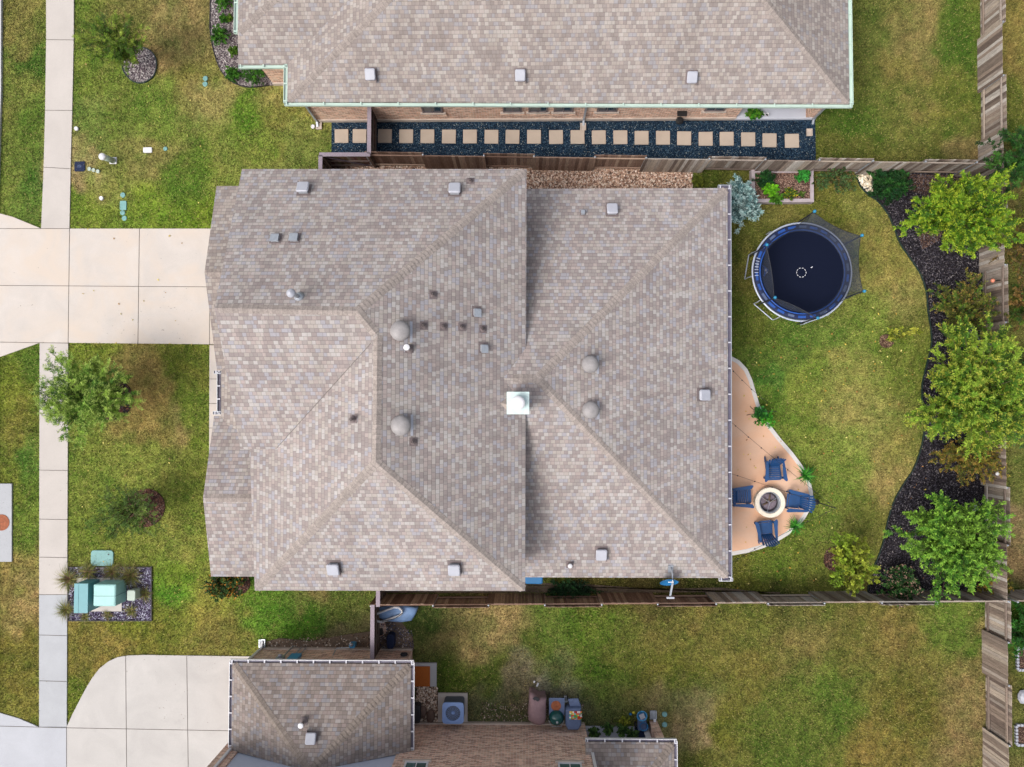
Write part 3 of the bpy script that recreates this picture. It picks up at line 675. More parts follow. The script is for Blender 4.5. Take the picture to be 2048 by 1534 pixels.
# ================= main house =================
hm = thing('brick_house', 'large house in the middle under a pale tan shingle roof with many vents', 'house', (0, 1.2, 0))
q = lambda x, y, z: P(x, y, z)
zE, zM, zT, zV, zS = 2.75, 5.2, 8.1, 7.8, 5.75
NE, SE, SWc, NW = q(1053, 338, zM), q(1050.5, 1182, zM), q(509.5, 1181, zM), q(484, 338, zM)
A, V1, V2, Wr, SWr, VB = q(715, 622, zT), q(755, 672, zV), q(752, 925, zV), q(429, 616, zT), q(481, 898, zS), q(552, 898, zS)
WN = q(499, 890, zM)
FA = {'N': [NW, NE, A, Wr], 'E': [NE, SE, V2, V1, A], 'S': [SE, SWc, V2], 'W': [V1, V2, SWc, WN, V3((WN.x+.3, WN.y+1.5, zM+.1)), VB], 'WS': [Wr, A, V1, VB, SWr]}
RN2, RS2, AP = q(1455, 376, zE), q(1456.5, 1156, zE), q(1075, 757, 5.62)
RW = V3((-2.2, AP.y+.02, 5.62)); nwl = V3((-2.2, RN2.y, zE)); swl = V3((-2.2, RS2.y, zE))
FB_ = {'N': [RN2, nwl, RW, AP], 'S': [RS2, swl, RW, AP], 'E': [RN2, RS2, AP]}
gN, gR, gS = q(433, 372, zE), q(409, 545, 4.0), q(434, 742, zE)
xi = -9.9
GG = {'N': [gN, gR, V3((xi, gR.y, 4.0)), V3((xi, gN.y, zE))], 'S': [gS, gR, V3((xi, gR.y, 4.0)), V3((xi, gS.y, zE))]}
pN, pR_, pS_ = q(428, 832, zE), q(406, 996, 3.75), q(422, 1153, zE)
PG = {'N': [pN, pR_, V3((xi, pR_.y, 3.75)), V3((xi, pN.y, zE))], 'S': [pS_, pR_, V3((xi+.2, pR_.y, 3.75)), V3((xi+.2, pS_.y, zE))]}
s1, s2 = q(442, 741, zE), q(442, 845, zE)
SH = {'W': [V3((s1.x, s1.y+.05, zE)), V3((s2.x, s2.y, zE)), V3((xi, s2.y-.9, zE+.33*(xi-s1.x))), V3((xi, s1.y+.9, zE+.33*(xi-s1.x)))]}
up_roof = roof('roof', [(FA['N'], 'N'), (FA['E'], 'E'), (FA['S'], 'S'), (FA['W'], 'W'), (FA['WS'], 'S')], 'shingle', hm)
rear_roof = roof('rear_roof', [(FB_['N'], 'N'), (FB_['S'], 'S'), (FB_['E'], 'E')], 'shingle', hm)
gar_roof = roof('garage_roof', [(GG['N'], 'N'), (GG['S'], 'S'), (SH['W'], 'W')], 'shingle_b', hm)
por_roof = roof('porch_roof', [(PG['N'], 'N'), (PG['S'], 'S')], 'shingle', hm)
PL = {'N': plane_of(FA['N']), 'E': plane_of(FA['E']), 'S': plane_of(FA['S']), 'W': plane_of(FA['W'][:3]), 'WS': plane_of(FA['WS'][:4]),
      'rN': plane_of(FB_['N']), 'rS': plane_of(FB_['S']), 'rE': plane_of(FB_['E'])}
n_ = lambda k: PL[k][1]
def caps(parent, segs, mat='cap', w=.165):
    for a, b, n1, n2 in segs:
        mb = MB(); capstrip(mb, V3(a)+(V3(b)-V3(a)).normalized()*.12, b, n1, n2, w, base={'cap': C(160,150,144), 'cap_b': C(154,144,138), 'cap_c': C(138,127,119)}[mat][:3]); mb.build('ridge_cap', 'capm', parent)
caps(up_roof, [(NE, A, n_('N'), n_('E')), (SE, V2, n_('E'), n_('S')), (SWc, V2, n_('S'), n_('W')), (V2, V1, n_('E'), n_('W')), (V1, A, n_('E'), n_('WS')), (Wr, A, n_('N'), n_('WS'))])
caps(rear_roof, [(RN2, AP, n_('rN'), n_('rE')), (RS2, AP, n_('rS'), n_('rE')), (V3((-.45, RW.y, 5.62)), AP, n_('rN'), n_('rS'))])
gn, gs = plane_of(GG['N'])[1], plane_of(GG['S'])[1]
caps(gar_roof, [(gR, V3((xi-.2, gR.y, 4.0)), gn, gs)], 'cap_b')
caps(por_roof, [(pR_, V3((xi, pR_.y, 3.75)), plane_of(PG['N'])[1], plane_of(PG['S'])[1])])
MB().bar(V1+V3((0, 0, .012))+(VB-V1)*.06, VB+V3((0, 0, .012)), .012, .006).build('valley_line', 'joint', up_roof)
# walls
def wallbox(x0, x1, y0, y1, z0, z1, mat, parent, name='wall'):
    return MB().box(((x0+x1)/2, (y0+y1)/2, (z0+z1)/2), (x1-x0, y1-y0, z1-z0)).build(name, mat, parent, boxuv=True)
yN, yS = 8.45, -6.45
wallbox(-9.55, -.35, yS, yN, 0, 5.12, 'brick_m', hm)
mb = MB(); gp = [(-1.05, 0), (8.4, 0), (8.4, 5.15), (3.27, 7.75), (-1.05, 5.5)]
mb.add([(x_, y_, z_) for x_ in (-10.05, -9.56) for y_, z_ in gp], [[0, 1, 2, 3, 4], [9, 8, 7, 6, 5]]+[[i, (i+1) % 5+0, (i+1) % 5+5, i+5][::-1] for i in range(5)])
mb.build('wall', 'brick_m', hm, boxuv=True)
wallbox(-.34, 7.95, yS, yN+.02, 0, 2.68, 'brick_m', hm)
for (ya, yb, yr, zr) in ((1.95, 8.46, gR.y, 3.75), (-6.43, -.75, pR_.y, 3.5)):
    mb = MB(); gp = [(ya, 0), (yb, 0), (yb, 2.66), (yr, zr), (ya, 2.66)]
    mb.add([(x_, y_, z_) for x_ in (-12.05, -10.06) for y_, z_ in gp], [[0, 1, 2, 3, 4], [9, 8, 7, 6, 5]]+[[i, (i+1) % 5, (i+1) % 5+5, i+5][::-1] for i in range(5)])
    mb.build('wall', 'brick_m', hm, boxuv=True)
wallbox(-11.2, -10.06, -.74, 1.94, 0, 2.8, 'brick_m', hm)
mb = MB(); mb.box((-12.09, 5.2, 1.1), (.06, 4.9, 2.2)); 
for k in range(4):
    for j in range(4): mb.box((-12.13, 3.35+j*1.23, .3+k*.54), (.03, 1.0, .4))
mb.build('garage_door', 'white', hm)
MB().box((-11.24, .6, 1.05), (.06, 1.0, 2.1)).build('front_door', 'door', hm)
def window(x0, x1, z0, z1, y, parent, glass='glass', out=-1, axis='y', depth=.1, fr='white'):
    """window with frame and pane on a wall plane"""
    mb = MB(); t = .07
    def bx(a0, a1, b0, b1, d0, d1, mbb):
        if axis == 'y': mbb.box(((a0+a1)/2, y+out*(d0+d1)/2, (b0+b1)/2), (a1-a0, abs(d1-d0), b1-b0))
        else: mbb.box((y+out*(d0+d1)/2, (a0+a1)/2, (b0+b1)/2), (abs(d1-d0), a1-a0, b1-b0))
    bx(x0, x1, z0, z0+t, 0, .05, mb); bx(x0, x1, z1-t, z1, 0, .05, mb); bx(x0, x0+t, z0+t, z1-t, 0, .05, mb); bx(x1-t, x1, z0+t, z1-t, 0, .05, mb)
    bx((x0+x1)/2-.02, (x0+x1)/2+.02, z0+t, z1-t, 0, .04, mb)
    o = mb.build('window', fr, parent); m2 = MB(); bx(x0+t, x1-t, z0+t, z1-t, .005, .02, m2); m2.build('pane', glass, o)
    m3 = MB(); bx(x0-.1, x1+.1, z0-.1, z0-.003, 0, .09, m3); m3.build('sill', 'stone_base', o); return o
for ya in (-5.5, -3.2): window(ya, ya+1.2, .8, 2.2, -12.05, hm, axis='x')
for ya in (-4.5, 0, 4.5): window(ya, ya+1.5, .5, 2.2, 7.95, hm, out=1, axis='x')
for xa in (-8, -4, 2, 5): window(xa, xa+1.0, 1.0, 2.2, yS, hm)
# gutters
gE = lambda x, y: q(x, y, zE-.05)
gutter('gutter', gE(1455, 374), gE(1456.5, 1158), (1, 0, 0), 'galv', 'gut_dark', hm, 1.0)
gutter('gutter', gE(1436, 377), gE(1462, 377), (0, 1, 0), 'galv', 'gut_dark', hm, .5)
gutter('gutter', gE(1438, 1155), gE(1465, 1155), (0, -1, 0), 'white', 'gut_dark', hm, .5)
gutter('gutter', gE(441.5, 742), gE(441.5, 828), (-1, 0, 0), 'galv', 'gut_dark', hm, .5)
gutter('gutter', gE(429, 741), gE(443, 741), (0, -1, 0), 'galv', 'gut_dark', hm, .3)
gutter('gutter', gE(427, 829), gE(443, 829), (0, 1, 0), 'galv', 'gut_dark', hm, .3)
# fascia rims under the long eaves, slightly proud
for a, b, z in ((NE, NW, zM), (SE, SWc, zM), (NE, SE, zM), (RN2, nwl, zE), (RS2, swl, zE), (pS_, V3((xi, pS_.y, zE)), zE)):
    pass
# roof fittings
def frame_of(n, yaw=0):
    x = V3((1, 0, 0)); x = (x-n*x.dot(n)).normalized(); y = n.cross(x); m = Matrix((x, y, n)).transposed(); return m @ Matrix.Rotation(yaw, 3, 'Z')
def obox(mb, p, m, c, sz): return mb.box(V3(p)+m@V3(c), sz, M_=m)
def box_vent(p, n, parent, s=.44, down=V3((0, -1, 0))):
    """low square roof vent: flashing, throat and sloped hood"""
    m = frame_of(n); mb = MB(); x = m.col[0]; 
    obox(mb, p, m, (0, 0, .09), (s*.75, s*.75, .16)); g = mb.build('roof_vent', 'galv', parent)
    hood = MB(); dn = m.inverted()@down; dn.z = 0; dn.normalize(); a = math.atan2(dn.y, dn.x)+math.pi/2
    mm = m@Matrix.Rotation(a, 3, 'Z'); vs = []
    hood.rbox((0, 0, 0), s, s*1.08, .17, .25, .07, chamf=.03); hood.v = [V3(p)+mm@v for v in hood.v]; hood.build('vent_hood', 'vent_white', g)
    fl = MB(); obox(fl, p, m, (0, .02, .012), (s*1.15, s*1.25, .012)); fl.build('flashing', 'lead', g)
    tb = MB()
    obox(tb, p, mm, (s*.5, -s*.5, .1), (.04, .2, .14)); tb.build('bracket', 'lead', g); return g
def dome_vent(p, n, parent, r=.35):
    m = frame_of(n); mb = MB(); fl = MB(); obox(fl, p, m, (r*1.02, 0, .012), (.09, r*2.1, .012))
    g = mb.lathe(V3(p)+V3((0, 0, .02)), [(r*.55, -.12), (r*.55, .24)], 20).build('dome_vent', 'galv', parent); fl.build('flashing', 'vent_white', g)
    MB().lathe(V3(p)+V3((0, 0, .2)), [(r*.96, 0), (r, .03), (r*.97, .07), (r*.8, .14), (r*.5, .19), (r*.2, .215), (0, .22)], 32).build('vent_dome', 'vent_dome', g, smooth=True); return g
def boot(p, n, parent, r=.04, h=.25, cap=False):
    m = frame_of(n); mb = MB(); mb.tube([V3(p)-V3((0, 0, .05)), V3(p)+V3((0, 0, h))], r, 12, cap=False); mb.lathe(V3(p)+V3((0, 0, h)), [(r, 0), (r*.6, 0), (r*.6, -.08), (0, -.08)], 12)
    g = mb.build('vent_pipe', 'lead', parent); fl = MB(); obox(fl, p, m, (0, 0, .014), (.3, .3, .014)); fl.lathe(p, [(r*2.6, .02), (r*1.2, .14)], 12); fl.build('pipe_boot', 'lead', g)
    if cap: MB().lathe(V3(p)+V3((0, 0, h)), [(r*1.2, -.02), (r*1.9, .02), (r*1.7, .07), (0, .1)], 14).build('pipe_cap', 'white', g)
    return g
def small_vent(p, n, parent, s=.24):
    m = frame_of(n); g = MB(); obox(g, p, m, (0, 0, .08), (s, s, .14)); o = g.build('exhaust_vent', 'galv', parent)
    f = MB(); obox(f, p, m, (0, .03, .012), (s*1.5, s*1.7, .012)); f.build('flashing', 'lead', o); k = MB(); obox(k, p, m, (0, -s*.2, .155), (s*1.1, s*1.1, .02)); k.build('vent_hood', 'galv', o); return o
def on(px, py, k, lift=.12):
    c, n = PL[k]; return hit(px, py, (c+V3((0, 0, lift)), n))-V3((0, 0, lift)), n
for px, py, k in ((605, 378, 'N'), (909, 380, 'N'), (665.5, 1135, 'S'), (908, 1136, 'S')): p, n = on(px, py, k, .2); box_vent(p, n, up_roof, down=V3((0, 1 if k == 'N' else -1, 0)))
for px, py, k, d in ((1225, 420, 'rN', (0, 1, 0)), (1203, 1107, 'rS', (0, -1, 0)), (1407, 790, 'rE', (1, 0, 0))): p, n = on(px, py, k, .2); box_vent(p, n, rear_roof, down=V3(d))
for px, py in ((799, 661), (800.5, 851)): p, n = on(px, py, 'E', .35); dome_vent(p, n, up_roof)
for px, py in ((1181, 728), (1182, 820)): p, n = on(px, py, 'rE', .35); dome_vent(p, n, rear_roof, .33)
for px, py, k in ((865, 588, 'E'), (846, 650, 'E'), (886, 652, 'E'), (923, 653, 'E'), (965, 657, 'E'), (825, 884, 'E'), (940, 359, 'N'), (705, 838, 'W')): p, n = on(px, py, k, .2); boot(p, n, up_roof, .045 if k != 'W' else .05, .22 if k != 'W' else .45)
p, n = on(814, 695, 'E', .5); boot(p, n, up_roof, .06, .55, True)
p, n = on(1140, 1131, 'rS', .2); boot(p, n, rear_roof, .05, .25, True)
p, n = on(1166, 426, 'rN', .1); small_vent(p, n, rear_roof, .14)
for px, py in ((952, 624), (966, 696)): p, n = on(px, py, 'E'); small_vent(p, n, up_roof)
for px, py in ((549, 477), (587, 476)): p, n = on(px, py, 'N'); small_vent(p, n, up_roof, .27)
# tall bright flue on the north slope
p, n = on(598, 594, 'N', 0); g = MB().tube([p-V3((0, 0, .1)), p+V3((0, 0, .85))], .075, 16).build('flue_pipe', 'galv', up_roof, True)
MB().lathe(p+V3((0, 0, .85)), [(.12, -.03), (.15, 0), (.15, .05), (.12, .09), (.04, .15), (0, .16)], 18).build('flue_cap', 'vent_white', g, True)
MB().lathe(p, [(.2, -.08), (.16, .05), (.085, .16)], 16).build('flashing', 'galv', g, True)
# chimney chase
cz = 6.75; c1, c2 = P(1013.5, 783.5, cz), P(1058.5, 828.5, cz); cc_ = (c1+c2)/2
ch = MB().box((cc_.x, cc_.y, 5.9), (.66, .66, 1.6)).build('chimney', 'siding', up_roof, boxuv=True)
cp = MB(); cp.box((cc_.x, cc_.y, cz-.03), (c2.x-c1.x, c1.y-c2.y, .05)); cp.box((cc_.x, cc_.y, cz-.09), (c2.x-c1.x-.06, c1.y-c2.y-.06, .1)); cp.build('chimney_cap', 'mintcap', up_roof)
ct = MB().lathe((cc_.x, cc_.y, cz), [(.2, 0), (.2, .22)], 24).build('chimney_flue', 'galv', up_roof, True)
fc = P(1036, 807, cz+.3); MB().lathe((cc_.x, cc_.y, cz+.24), [(.24, 0), (.255, .02), (.25, .05), (.15, .075), (0, .08)], 28).build('flue_cover', 'white', up_roof, True)
zc_ = lambda X_: hit(NX, NY, PL['E']).z*0 + (PL['E'][0].z - (PL['E'][1].x*(X_-PL['E'][0].x))/PL['E'][1].z)
ap = hit(1000, 806, PL['E']); a1 = hit(1014, 796, PL['E']); a2 = hit(1014, 821, PL['E'])
bk = V3((a1.x, (a1.y+a2.y)/2, ap.z+.02))
MB().add([ap+V3((0, 0, .03)), a1+V3((0, 0, .03)), bk+V3((0, 0, .12)), a2+V3((0, 0, .03))], [[0, 2, 1], [0, 3, 2]]).build('cricket', 'cap', up_roof)

# ================= upper house =================
hb = thing('brick_house', 'long house at the top edge with mint green gutters and buff brick walls', 'house', (1.5, 16, 0))
c00, c10 = q(574.5, 203.5, 2.75), q(1699, 207.5, 2.75); hW, hE = q(775, 0, 4.35), q(1521, 0, 4.3)
eW, eE, yb = c00.x, c10.x, c00.y
k_ = 6.5/(hW.y-c00.y); aW = c00+(hW-c00)*k_; k_ = 6.5/(hE.y-c10.y); aE = c10+(hE-c10)*k_; aE.z = aW.z; aE.y = aW.y; yt = yb+13
c01, c11 = V3((eW, yt, 2.75)), V3((eE, yt, 2.75))
fS, fE, fW, fN = [c00, c10, aE, aW], [c10, c11, aE], [c00, aW, c01], [c01, c11, aE, aW]
g1, g2, g3 = q(477, 129, 2.75), q(475, 66, 3.25), q(547, 0, 3.75)
sf = .46; zf = lambda y_: 2.75+sf*(y_-g1.y); g2.z = zf(g2.y); g3.z = zf(g3.y); kk = (g3.x-g2.x)/(g3.y-g2.y); yf = g1.y+4.6
f1 = [g1, V3((-3, g1.y, 2.75)), V3((-3, yf, zf(yf))), V3((g2.x+kk*(yf-g2.y), yf, zf(yf))), g2]
f2 = [g2, f1[3], V3((f1[3].x, 25, zf(yf))), V3((g2.x, 25, g2.z))]
rb = roof('roof', [(fS, 'S'), (fE, 'E'), (fW, 'W'), (fN, 'N'), (f1, 'S'), (f2, 'W')], 'shingle_b', hb)
bS, bE, bW, b1, b2 = [plane_of(f)[1] for f in (fS, fE, fW, f1, f2)]; PL['bS'] = plane_of(fS)
caps(rb, [(c00, aW, bS, bW), (c10, aE, bS, bE), (aW, aE, bS, plane_of(fN)[1]), (f1[4], f1[3], b1, b2)], 'cap_b', .155)
for px, py in ((740, 144), (1040.5, 146), (1385, 150)): p, n = on(px, py, 'bS', .2); box_vent(p, n, rb, .42)
yw = P(1100, 240).y
wall_b = wallbox(-9.3, P(1470, 239).x, yw, 24.8, 0, 2.66, 'brick', hb)
wallbox(P(1470, 239).x+.002, 13.0, yw+1.7, 24.8, 0, 2.66, 'brick', hb)
wallbox(12.62, 13.04, yw-.01, yw+.42, .12, 2.6, 'brick', hb, 'porch_column')
wallbox(-11.25, -9.31, P(560, 169).y, 24.8, 0, 2.66, 'brick', hb)
mb = MB(); mb.box(((-9.3+P(1470, 239).x)/2, yw-.03, .11), (P(1470, 239).x+9.3, .06, .22)); mb.box((-10.28, P(560, 169).y-.03, .11), (1.95, .06, .22)); mb.box((-11.28, (P(560, 169).y+24.8)/2+.03, .11), (.06, 24.8-P(560, 169).y-.06, .22)); mb.box((-9.33, (yw+P(560, 169).y)/2, .11), (.06, P(560, 169).y-yw, .22))
mb.build('foundation', 'stone_base', hb)
wx0, wx1 = P(1468, 240).x, 13.07
MB().box(((wx0+wx1)/2, yw+.82, .08), (wx1-wx0, 1.76, .16)).build('porch_floor', 'slab', hb)
for a_, b_ in ((842, 884), (1005, 1044), (1057, 1096), (1108, 1148), (1195.5, 1237), (1414, 1455)):
    z0_, z1_ = 1.75, 2.35
    x0_, x1_ = P(a_, 220, 1.5).x, P(b_, 220, 1.5).x
    w_ = window(x0_, x1_, .98, 2.3, yw, hb, 'glass', fr='lead')
    MB().box(((x0_+x1_)/2, yw-.05, .78), (x1_-x0_+.24, .1, .16)).build('brick_sill', 'brick', hb, boxuv=True)
yg = 2.7
gB = lambda X_, Y_, z=yg: V3((X_, Y_, z))
gutter('gutter', gB(eW-.12, yb), gB(eE+.12, c10.y), (0, -1, 0), 'mint', 'mint', hb, 1.55, .145, .12, 'mint')
gutter('gutter', gB(eW, yb-.04), gB(eW, g1.y), (-1, 0, 0), 'mint', 'mint', hb, .8, .15, .12, 'mint')
gutter('gutter', gB(g1.x, g1.y), gB(eW+.02, g1.y), (0, -1, 0), 'mint', 'mint', hb, .8, .14, .12, 'mint')
gutter('gutter', gB(g2.x, g2.y, g2.z-.05), gB(g2.x, 25, g2.z-.05), (-1, 0, 0), 'mint', 'mint', hb, 1.2, .15, .12, 'mint')
gutter('gutter', gB(eE, c10.y-.04), gB(eE, 25), (1, 0, 0), 'mint', 'mint', hb, 1.2, .15, .12, 'mint')
for sx, tx in ((P(636, 242).x, None), (P(1166.5, 243).x, None)):
    downspout('downspout', [(sx, yb-.08, 2.62), (sx, yw-.07, 2.35), (sx, yw-.07, .18), (sx, yw-.25, .08)], 'galv', hb)
downspout('downspout', [(12.95, yb-.1, 2.62), (12.95, yw-.08, 2.35), (12.95, yw-.08, .18), (12.95, yw-.25, .08)], 'galv', hb)
# wall lamp and hose bracket
mb = MB(); lx = P(1355, 232).x; mb.box((lx, yw-.12, .95), (.42, .22, .05)); mb.box((lx, yw-.06, .8), (.12, .1, .3)); mb.lathe((lx, yw-.22, .45), [(.16, -.08), (.17, 0), (.12, .06), (0, .07)], 14)
mb.tube([(lx+.1, yw-.2, .5), (lx+.5, yw-.16, .25), (lx+1.6, yw-.12, .12)], .012, 6)
tag(rebase(mb.build('hose_holder', 'black'), (lx, yw-.1, 0)), 'black hose holder with hose on the buff brick wall above the black gravel', 'hose holder')
# porch pots
def pot(mb, c, r, h): mb.lathe(c, [(r*.7, 0), (r, h), (r*1.08, h), (r*1.08, h+.03), (r*.9, h+.03), (r*.85, h-.04), (0, h-.04)], 18)

# ================= lower house =================
hc = thing('brick_house', 'two storey pink brick house at the bottom edge with dark hip roofed garage wing', 'house', (-4, -14, 0))
ye, yv = P(640, 1326.5, 2.75).y, P(1000, 1446, 0).y; wX, eX = P(464, 1400, 2.75).x, P(822, 1400, 2.75).x; pk = V3(((wX+eX)/2, yv-.08, 2.75+.42*3.745))
t0, t1, t2, t3 = V3((wX, ye, 2.75)), V3((eX, ye-.02, 2.75)), V3((eX, yv, 2.75)), V3((wX, yv, 2.75))
rc = roof('roof', [([t0, t1, pk], 'N'), ([t0, pk, t3], 'W'), ([t1, t2, pk], 'E')], 'shingle_c', hc)
cN, cW, cE = plane_of([t0, t1, pk]), plane_of([t0, pk, t3]), plane_of([t1, t2, pk]); PL['cN'] = cN
caps(rc, [(t0, pk, cN[1], cW[1]), (t1, pk, cN[1], cE[1])], 'cap_c', .155)
p, n = on(621, 1482, 'cN', .2); box_vent(p, n, rc, .4, V3((0, 1, 0)))
p, n = on(608, 1442, 'cN', 0); boot(p, n, rc, .06, .4, True)
wallbox(-11.55, -4.85, -13.99, P(600, 1297).y, 0, 2.66, 'brick_c', hc)
MB().box((-8.2, P(600, 1297).y+.03, .1), (6.7, .06, .2)).build('foundation', 'stone_base', hc)
wallbox(-11.45, -5.05, -22, yv-.06, 0, 5.5, 'siding', hc)
wallbox(-5.04, 2.72, -22, yv, 0, 5.5, 'brick_c', hc)
wallbox(-12.15, -11.46, -14.4, yv, 0, 5.5, 'brick_c', hc, 'pier')
MB().box((-1.05, yv+.03, .1), (7.5, .06, .2)).build('foundation', 'stone_base', hc)
roof('upper_roof', [([V3((-12.4, -13.8, 5.6)), V3((3.0, -13.8, 5.6)), V3((-.6, -17.9, 7.4)), V3((-8.7, -17.9, 7.4))], 'N'), ([V3((-12.6, -22.3, 5.6)), V3((3.3, -22.3, 5.6)), V3((-.6, -17.9, 7.4)), V3((-8.7, -17.9, 7.4))], 'S'),
     ([V3((-12.4, -13.8, 5.6)), V3((-8.7, -17.9, 7.4)), V3((-12.6, -22.3, 5.6))], 'W'), ([V3((3.0, -13.8, 5.6)), V3((-.6, -17.9, 7.4)), V3((3.3, -22.3, 5.6))], 'E')], 'shingle_c', hc)
for xa in (P(810.5, 1523, 3.66).x, P(1115.5, 1523, 3.66).x):
    window(xa, xa+.92, 3.66, 5.0, yv, hc, 'glass_g', out=1)
    MB().box((xa+.46, yv+.03, 3.45), (1.06, .06, .2)).build('brick_sill', 'brick_c', hc, boxuv=True)
GZ = 2.7
gutter('gutter', (wX-.1, ye, GZ), (eX+.1, ye, GZ), (0, 1, 0), 'white', 'gut_dark', hc, .63, .12)
gutter('gutter', (wX, ye+.05, GZ), (wX, yv+.1, GZ), (-1, 0, 0), 'white', 'gut_dark', hc, .62, .12)
gutter('gutter', (eX, ye+.05, GZ), (eX, yv+.05, GZ), (1, 0, 0), 'white', 'gut_dark', hc, .65, .12)
downspout('downspout', [(-11.45, ye+.06, 2.6), (-11.48, P(520, 1297).y+.07, 2.3), (-11.48, P(520, 1297).y+.07, .2), (-11.48, P(520, 1297).y+.3, .1)], 'white', hc, .1)
downspout('downspout', [(-11.76, yv+.08, 2.85), (-11.76, yv+.08, 5.5)], 'white', hc, .1)
downspout('downspout', [(2.78, yv+.1, 3.05), (2.78, yv+.1, 5.5)], 'white', hc, .1)
# side porch
py_, px0, px1 = P(1260, 1484.5, 2.75).y, P(1171, 1500, 2.75).x, P(1348.5, 1500, 2.75).x
k1, k2 = V3((px0, py_, 2.75)), V3((px1, py_, 2.75)); k3 = V3((px1-3, py_-3, 2.75+1.3)); k4 = V3((px0, py_-3, 4.05)); k5 = V3((px1, py_-6, 2.75)); k6 = V3((px0, py_-6, 2.75))
rp_ = roof('porch_roof', [([k1, k2, k3, k4], 'N'), ([k2, k5, k3], 'E'), ([k6, k5, k3, k4], 'S')], 'shingle_c', hc)
caps(rp_, [(k2, k3, plane_of([k1, k2, k3])[1], plane_of([k2, k5, k3])[1])], 'cap_c', .16)
gutter('gutter', (px0, py_, GZ), (px1+.1, py_, GZ), (0, 1, 0), 'white', 'gut_dark', hc, .63, .12)
gutter('gutter', (px1, py_+.06, GZ), (px1, py_-6, GZ), (1, 0, 0), 'white', 'gut_dark', hc, .63, .12)
wallbox(2.73, 5.2, -19.4, -16.4, 0, 2.66, 'brick_c', hc)
wallbox(P(1298, 1441).x, P(1314, 1441).x, -14.35, P(1300, 1441).y, 0, 2.6, 'brick_c', hc, 'porch_column')
MB().box(((2.73+5.95)/2, (-13.93-16.4)/2, .05), (3.22, 2.47, .16)).build('porch_floor', 'slab', hc)
dx = P(1306, 1436).x
downspout('downspout', [(P(1322, 1478, 2.7).x, -13.5, 2.62), (dx+.05, -13.86, 2.35), (dx+.05, -13.86, .2), (dx+.05, -13.6, .1)], 'white', hc, .1)
MB().box((5.35, -13.99, 1.3), (.22, .05, 2.6)).build('porch_post_trim', 'white', hc)
for hx in (P(640, 350), ): pass
NOGRASS += [[(-9.3, 12.8), (13, 12.8), (13, 25), (-11.3, 25), (-11.3, 14.4), (-9.3, 14.4)], [(-11.9, 8.4), (7.9, 8.4), (7.9, -6.4), (-11.9, -6.4)], [(-11.5, -10.7), (-4.85, -10.7), (-4.85, -14), (5.9, -14), (5.9, -22), (-11.5, -22)]]
# splash blocks
def splash(px, py, rz, lab, sc=1.0, mat='palegreen'):
    mb = MB(); a, b = .27*sc, .33*sc
    mb.box((0, 0, .02), (a, b, .04)); mb.box((-a/2+.02, 0, .05), (.04, b, .07)); mb.box((a/2-.02, 0, .05), (.04, b, .07)); mb.box((0, -b/2+.02, .05), (a-.085, .04, .07))
    o = mb.build('splash_block', mat); o.location = P(px, py, .01); o.rotation_euler.z = rz; tag(o, lab, 'splash block', 'splash blocks under the downspouts')
splash(638.5, 252.5, 0, 'pale splash block under the downspout at the left corner of the upper house', .95, 'stone_base')
splash(1166, 254, math.pi, 'pale splash block between stepping stones halfway along the upper house wall', .95, 'stone_base')
splash(1618, 265.5, math.pi, 'pale splash block in black gravel near the right end of the strip', .95, 'stone_base')
splash(525, 1286, 0, 'grey splash block beside the lower driveway at the brick garage corner', 1.05, 'galv')
splash(1306, 1429, 0, 'grey splash block beside the column of the lower right porch', 1.1, 'galv')
# ------------------------------------------------------------------ fences
def woodc(g, k=1.0):
    return tuple(v*k for v in g[:3])
GREYW = [C(164,152,142)[:3], C(134,120,110)[:3], C(190,182,174)[:3], C(116,102,94)[:3], C(174,160,146)[:3], C(148,132,120)[:3]]
BROWNW = [C(156,130,114)[:3], C(134,108,94)[:3], C(172,148,130)[:3], C(118,94,82)[:3], C(146,120,106)[:3]]
def run_fence(name, label, a, b, nrm, bounds, h, palA, palB=None, first=1, loc=None, posts=True, split=.5):
    """good neighbour fence from a to b: panels alternate between the two sides of the rails.
    nrm = unit normal to the near side; bounds = distances along a-b where panels change; first=1: first panel on the near side"""
    a, b = V3((*a[:2], 0)), V3((*b[:2], 0)); d = (b-a).normalized(); n = V3(nrm); L = (b-a).length
    root = thing(name, label, 'fence', a); side = first
    for k in range(len(bounds)-1):
        u0, u1 = bounds[k], bounds[k+1]; pal = palA if (u0/L) < split or not palB else palB
        off = n*(.075 if side > 0 else -.075); ext = .06 if side > 0 else .03
        mb = MB(); u = u0-ext; bw = .143
        while u < u1+ext-.02:
            w = min(bw, u1+ext-u); c = a+d*(u+w/2)+off; hh = h*(1+(R.random()-.5)*.012); col = R.choice(pal); f = .85+.3*R.random(); col = tuple(v*f for v in col)
            t = (R.random()-.5)*.012; q_ = Matrix((d, V3((-d.y, d.x, 0)), V3((0, 0, 1)))).transposed()
            mb.box(c+V3((0, 0, hh/2))+n*t, (w-.008, .017, hh), M_=q_, col=col); u += bw
        mb.build('board_panel', 'wood', root)
        for z in (.3, h-.22):
            m2 = MB(); col = R.choice(pal); p, r_ = a+d*(u0+.03), a+d*(u1-.03); m2.bar(p+V3((0, 0, z)), r_+V3((0, 0, z)), .05, .085, col=tuple(v*1.0 for v in col)); m2.build('rail', 'wood', root)
        side = -side
    if posts:
        for u in bounds:
            p = a+d*u; MB().tube([p+V3((0, 0, -.2)), p+V3((0, 0, h-.06))], .035, 8, col=(.5, .52, .55)).build('post', 'galv', root)
            MB().lathe(p+V3((0, 0, h-.06)), [(.04, 0), (.042, .02), (.03, .04), (0, .05)], 10).build('post_cap', 'galv', root)
    return root
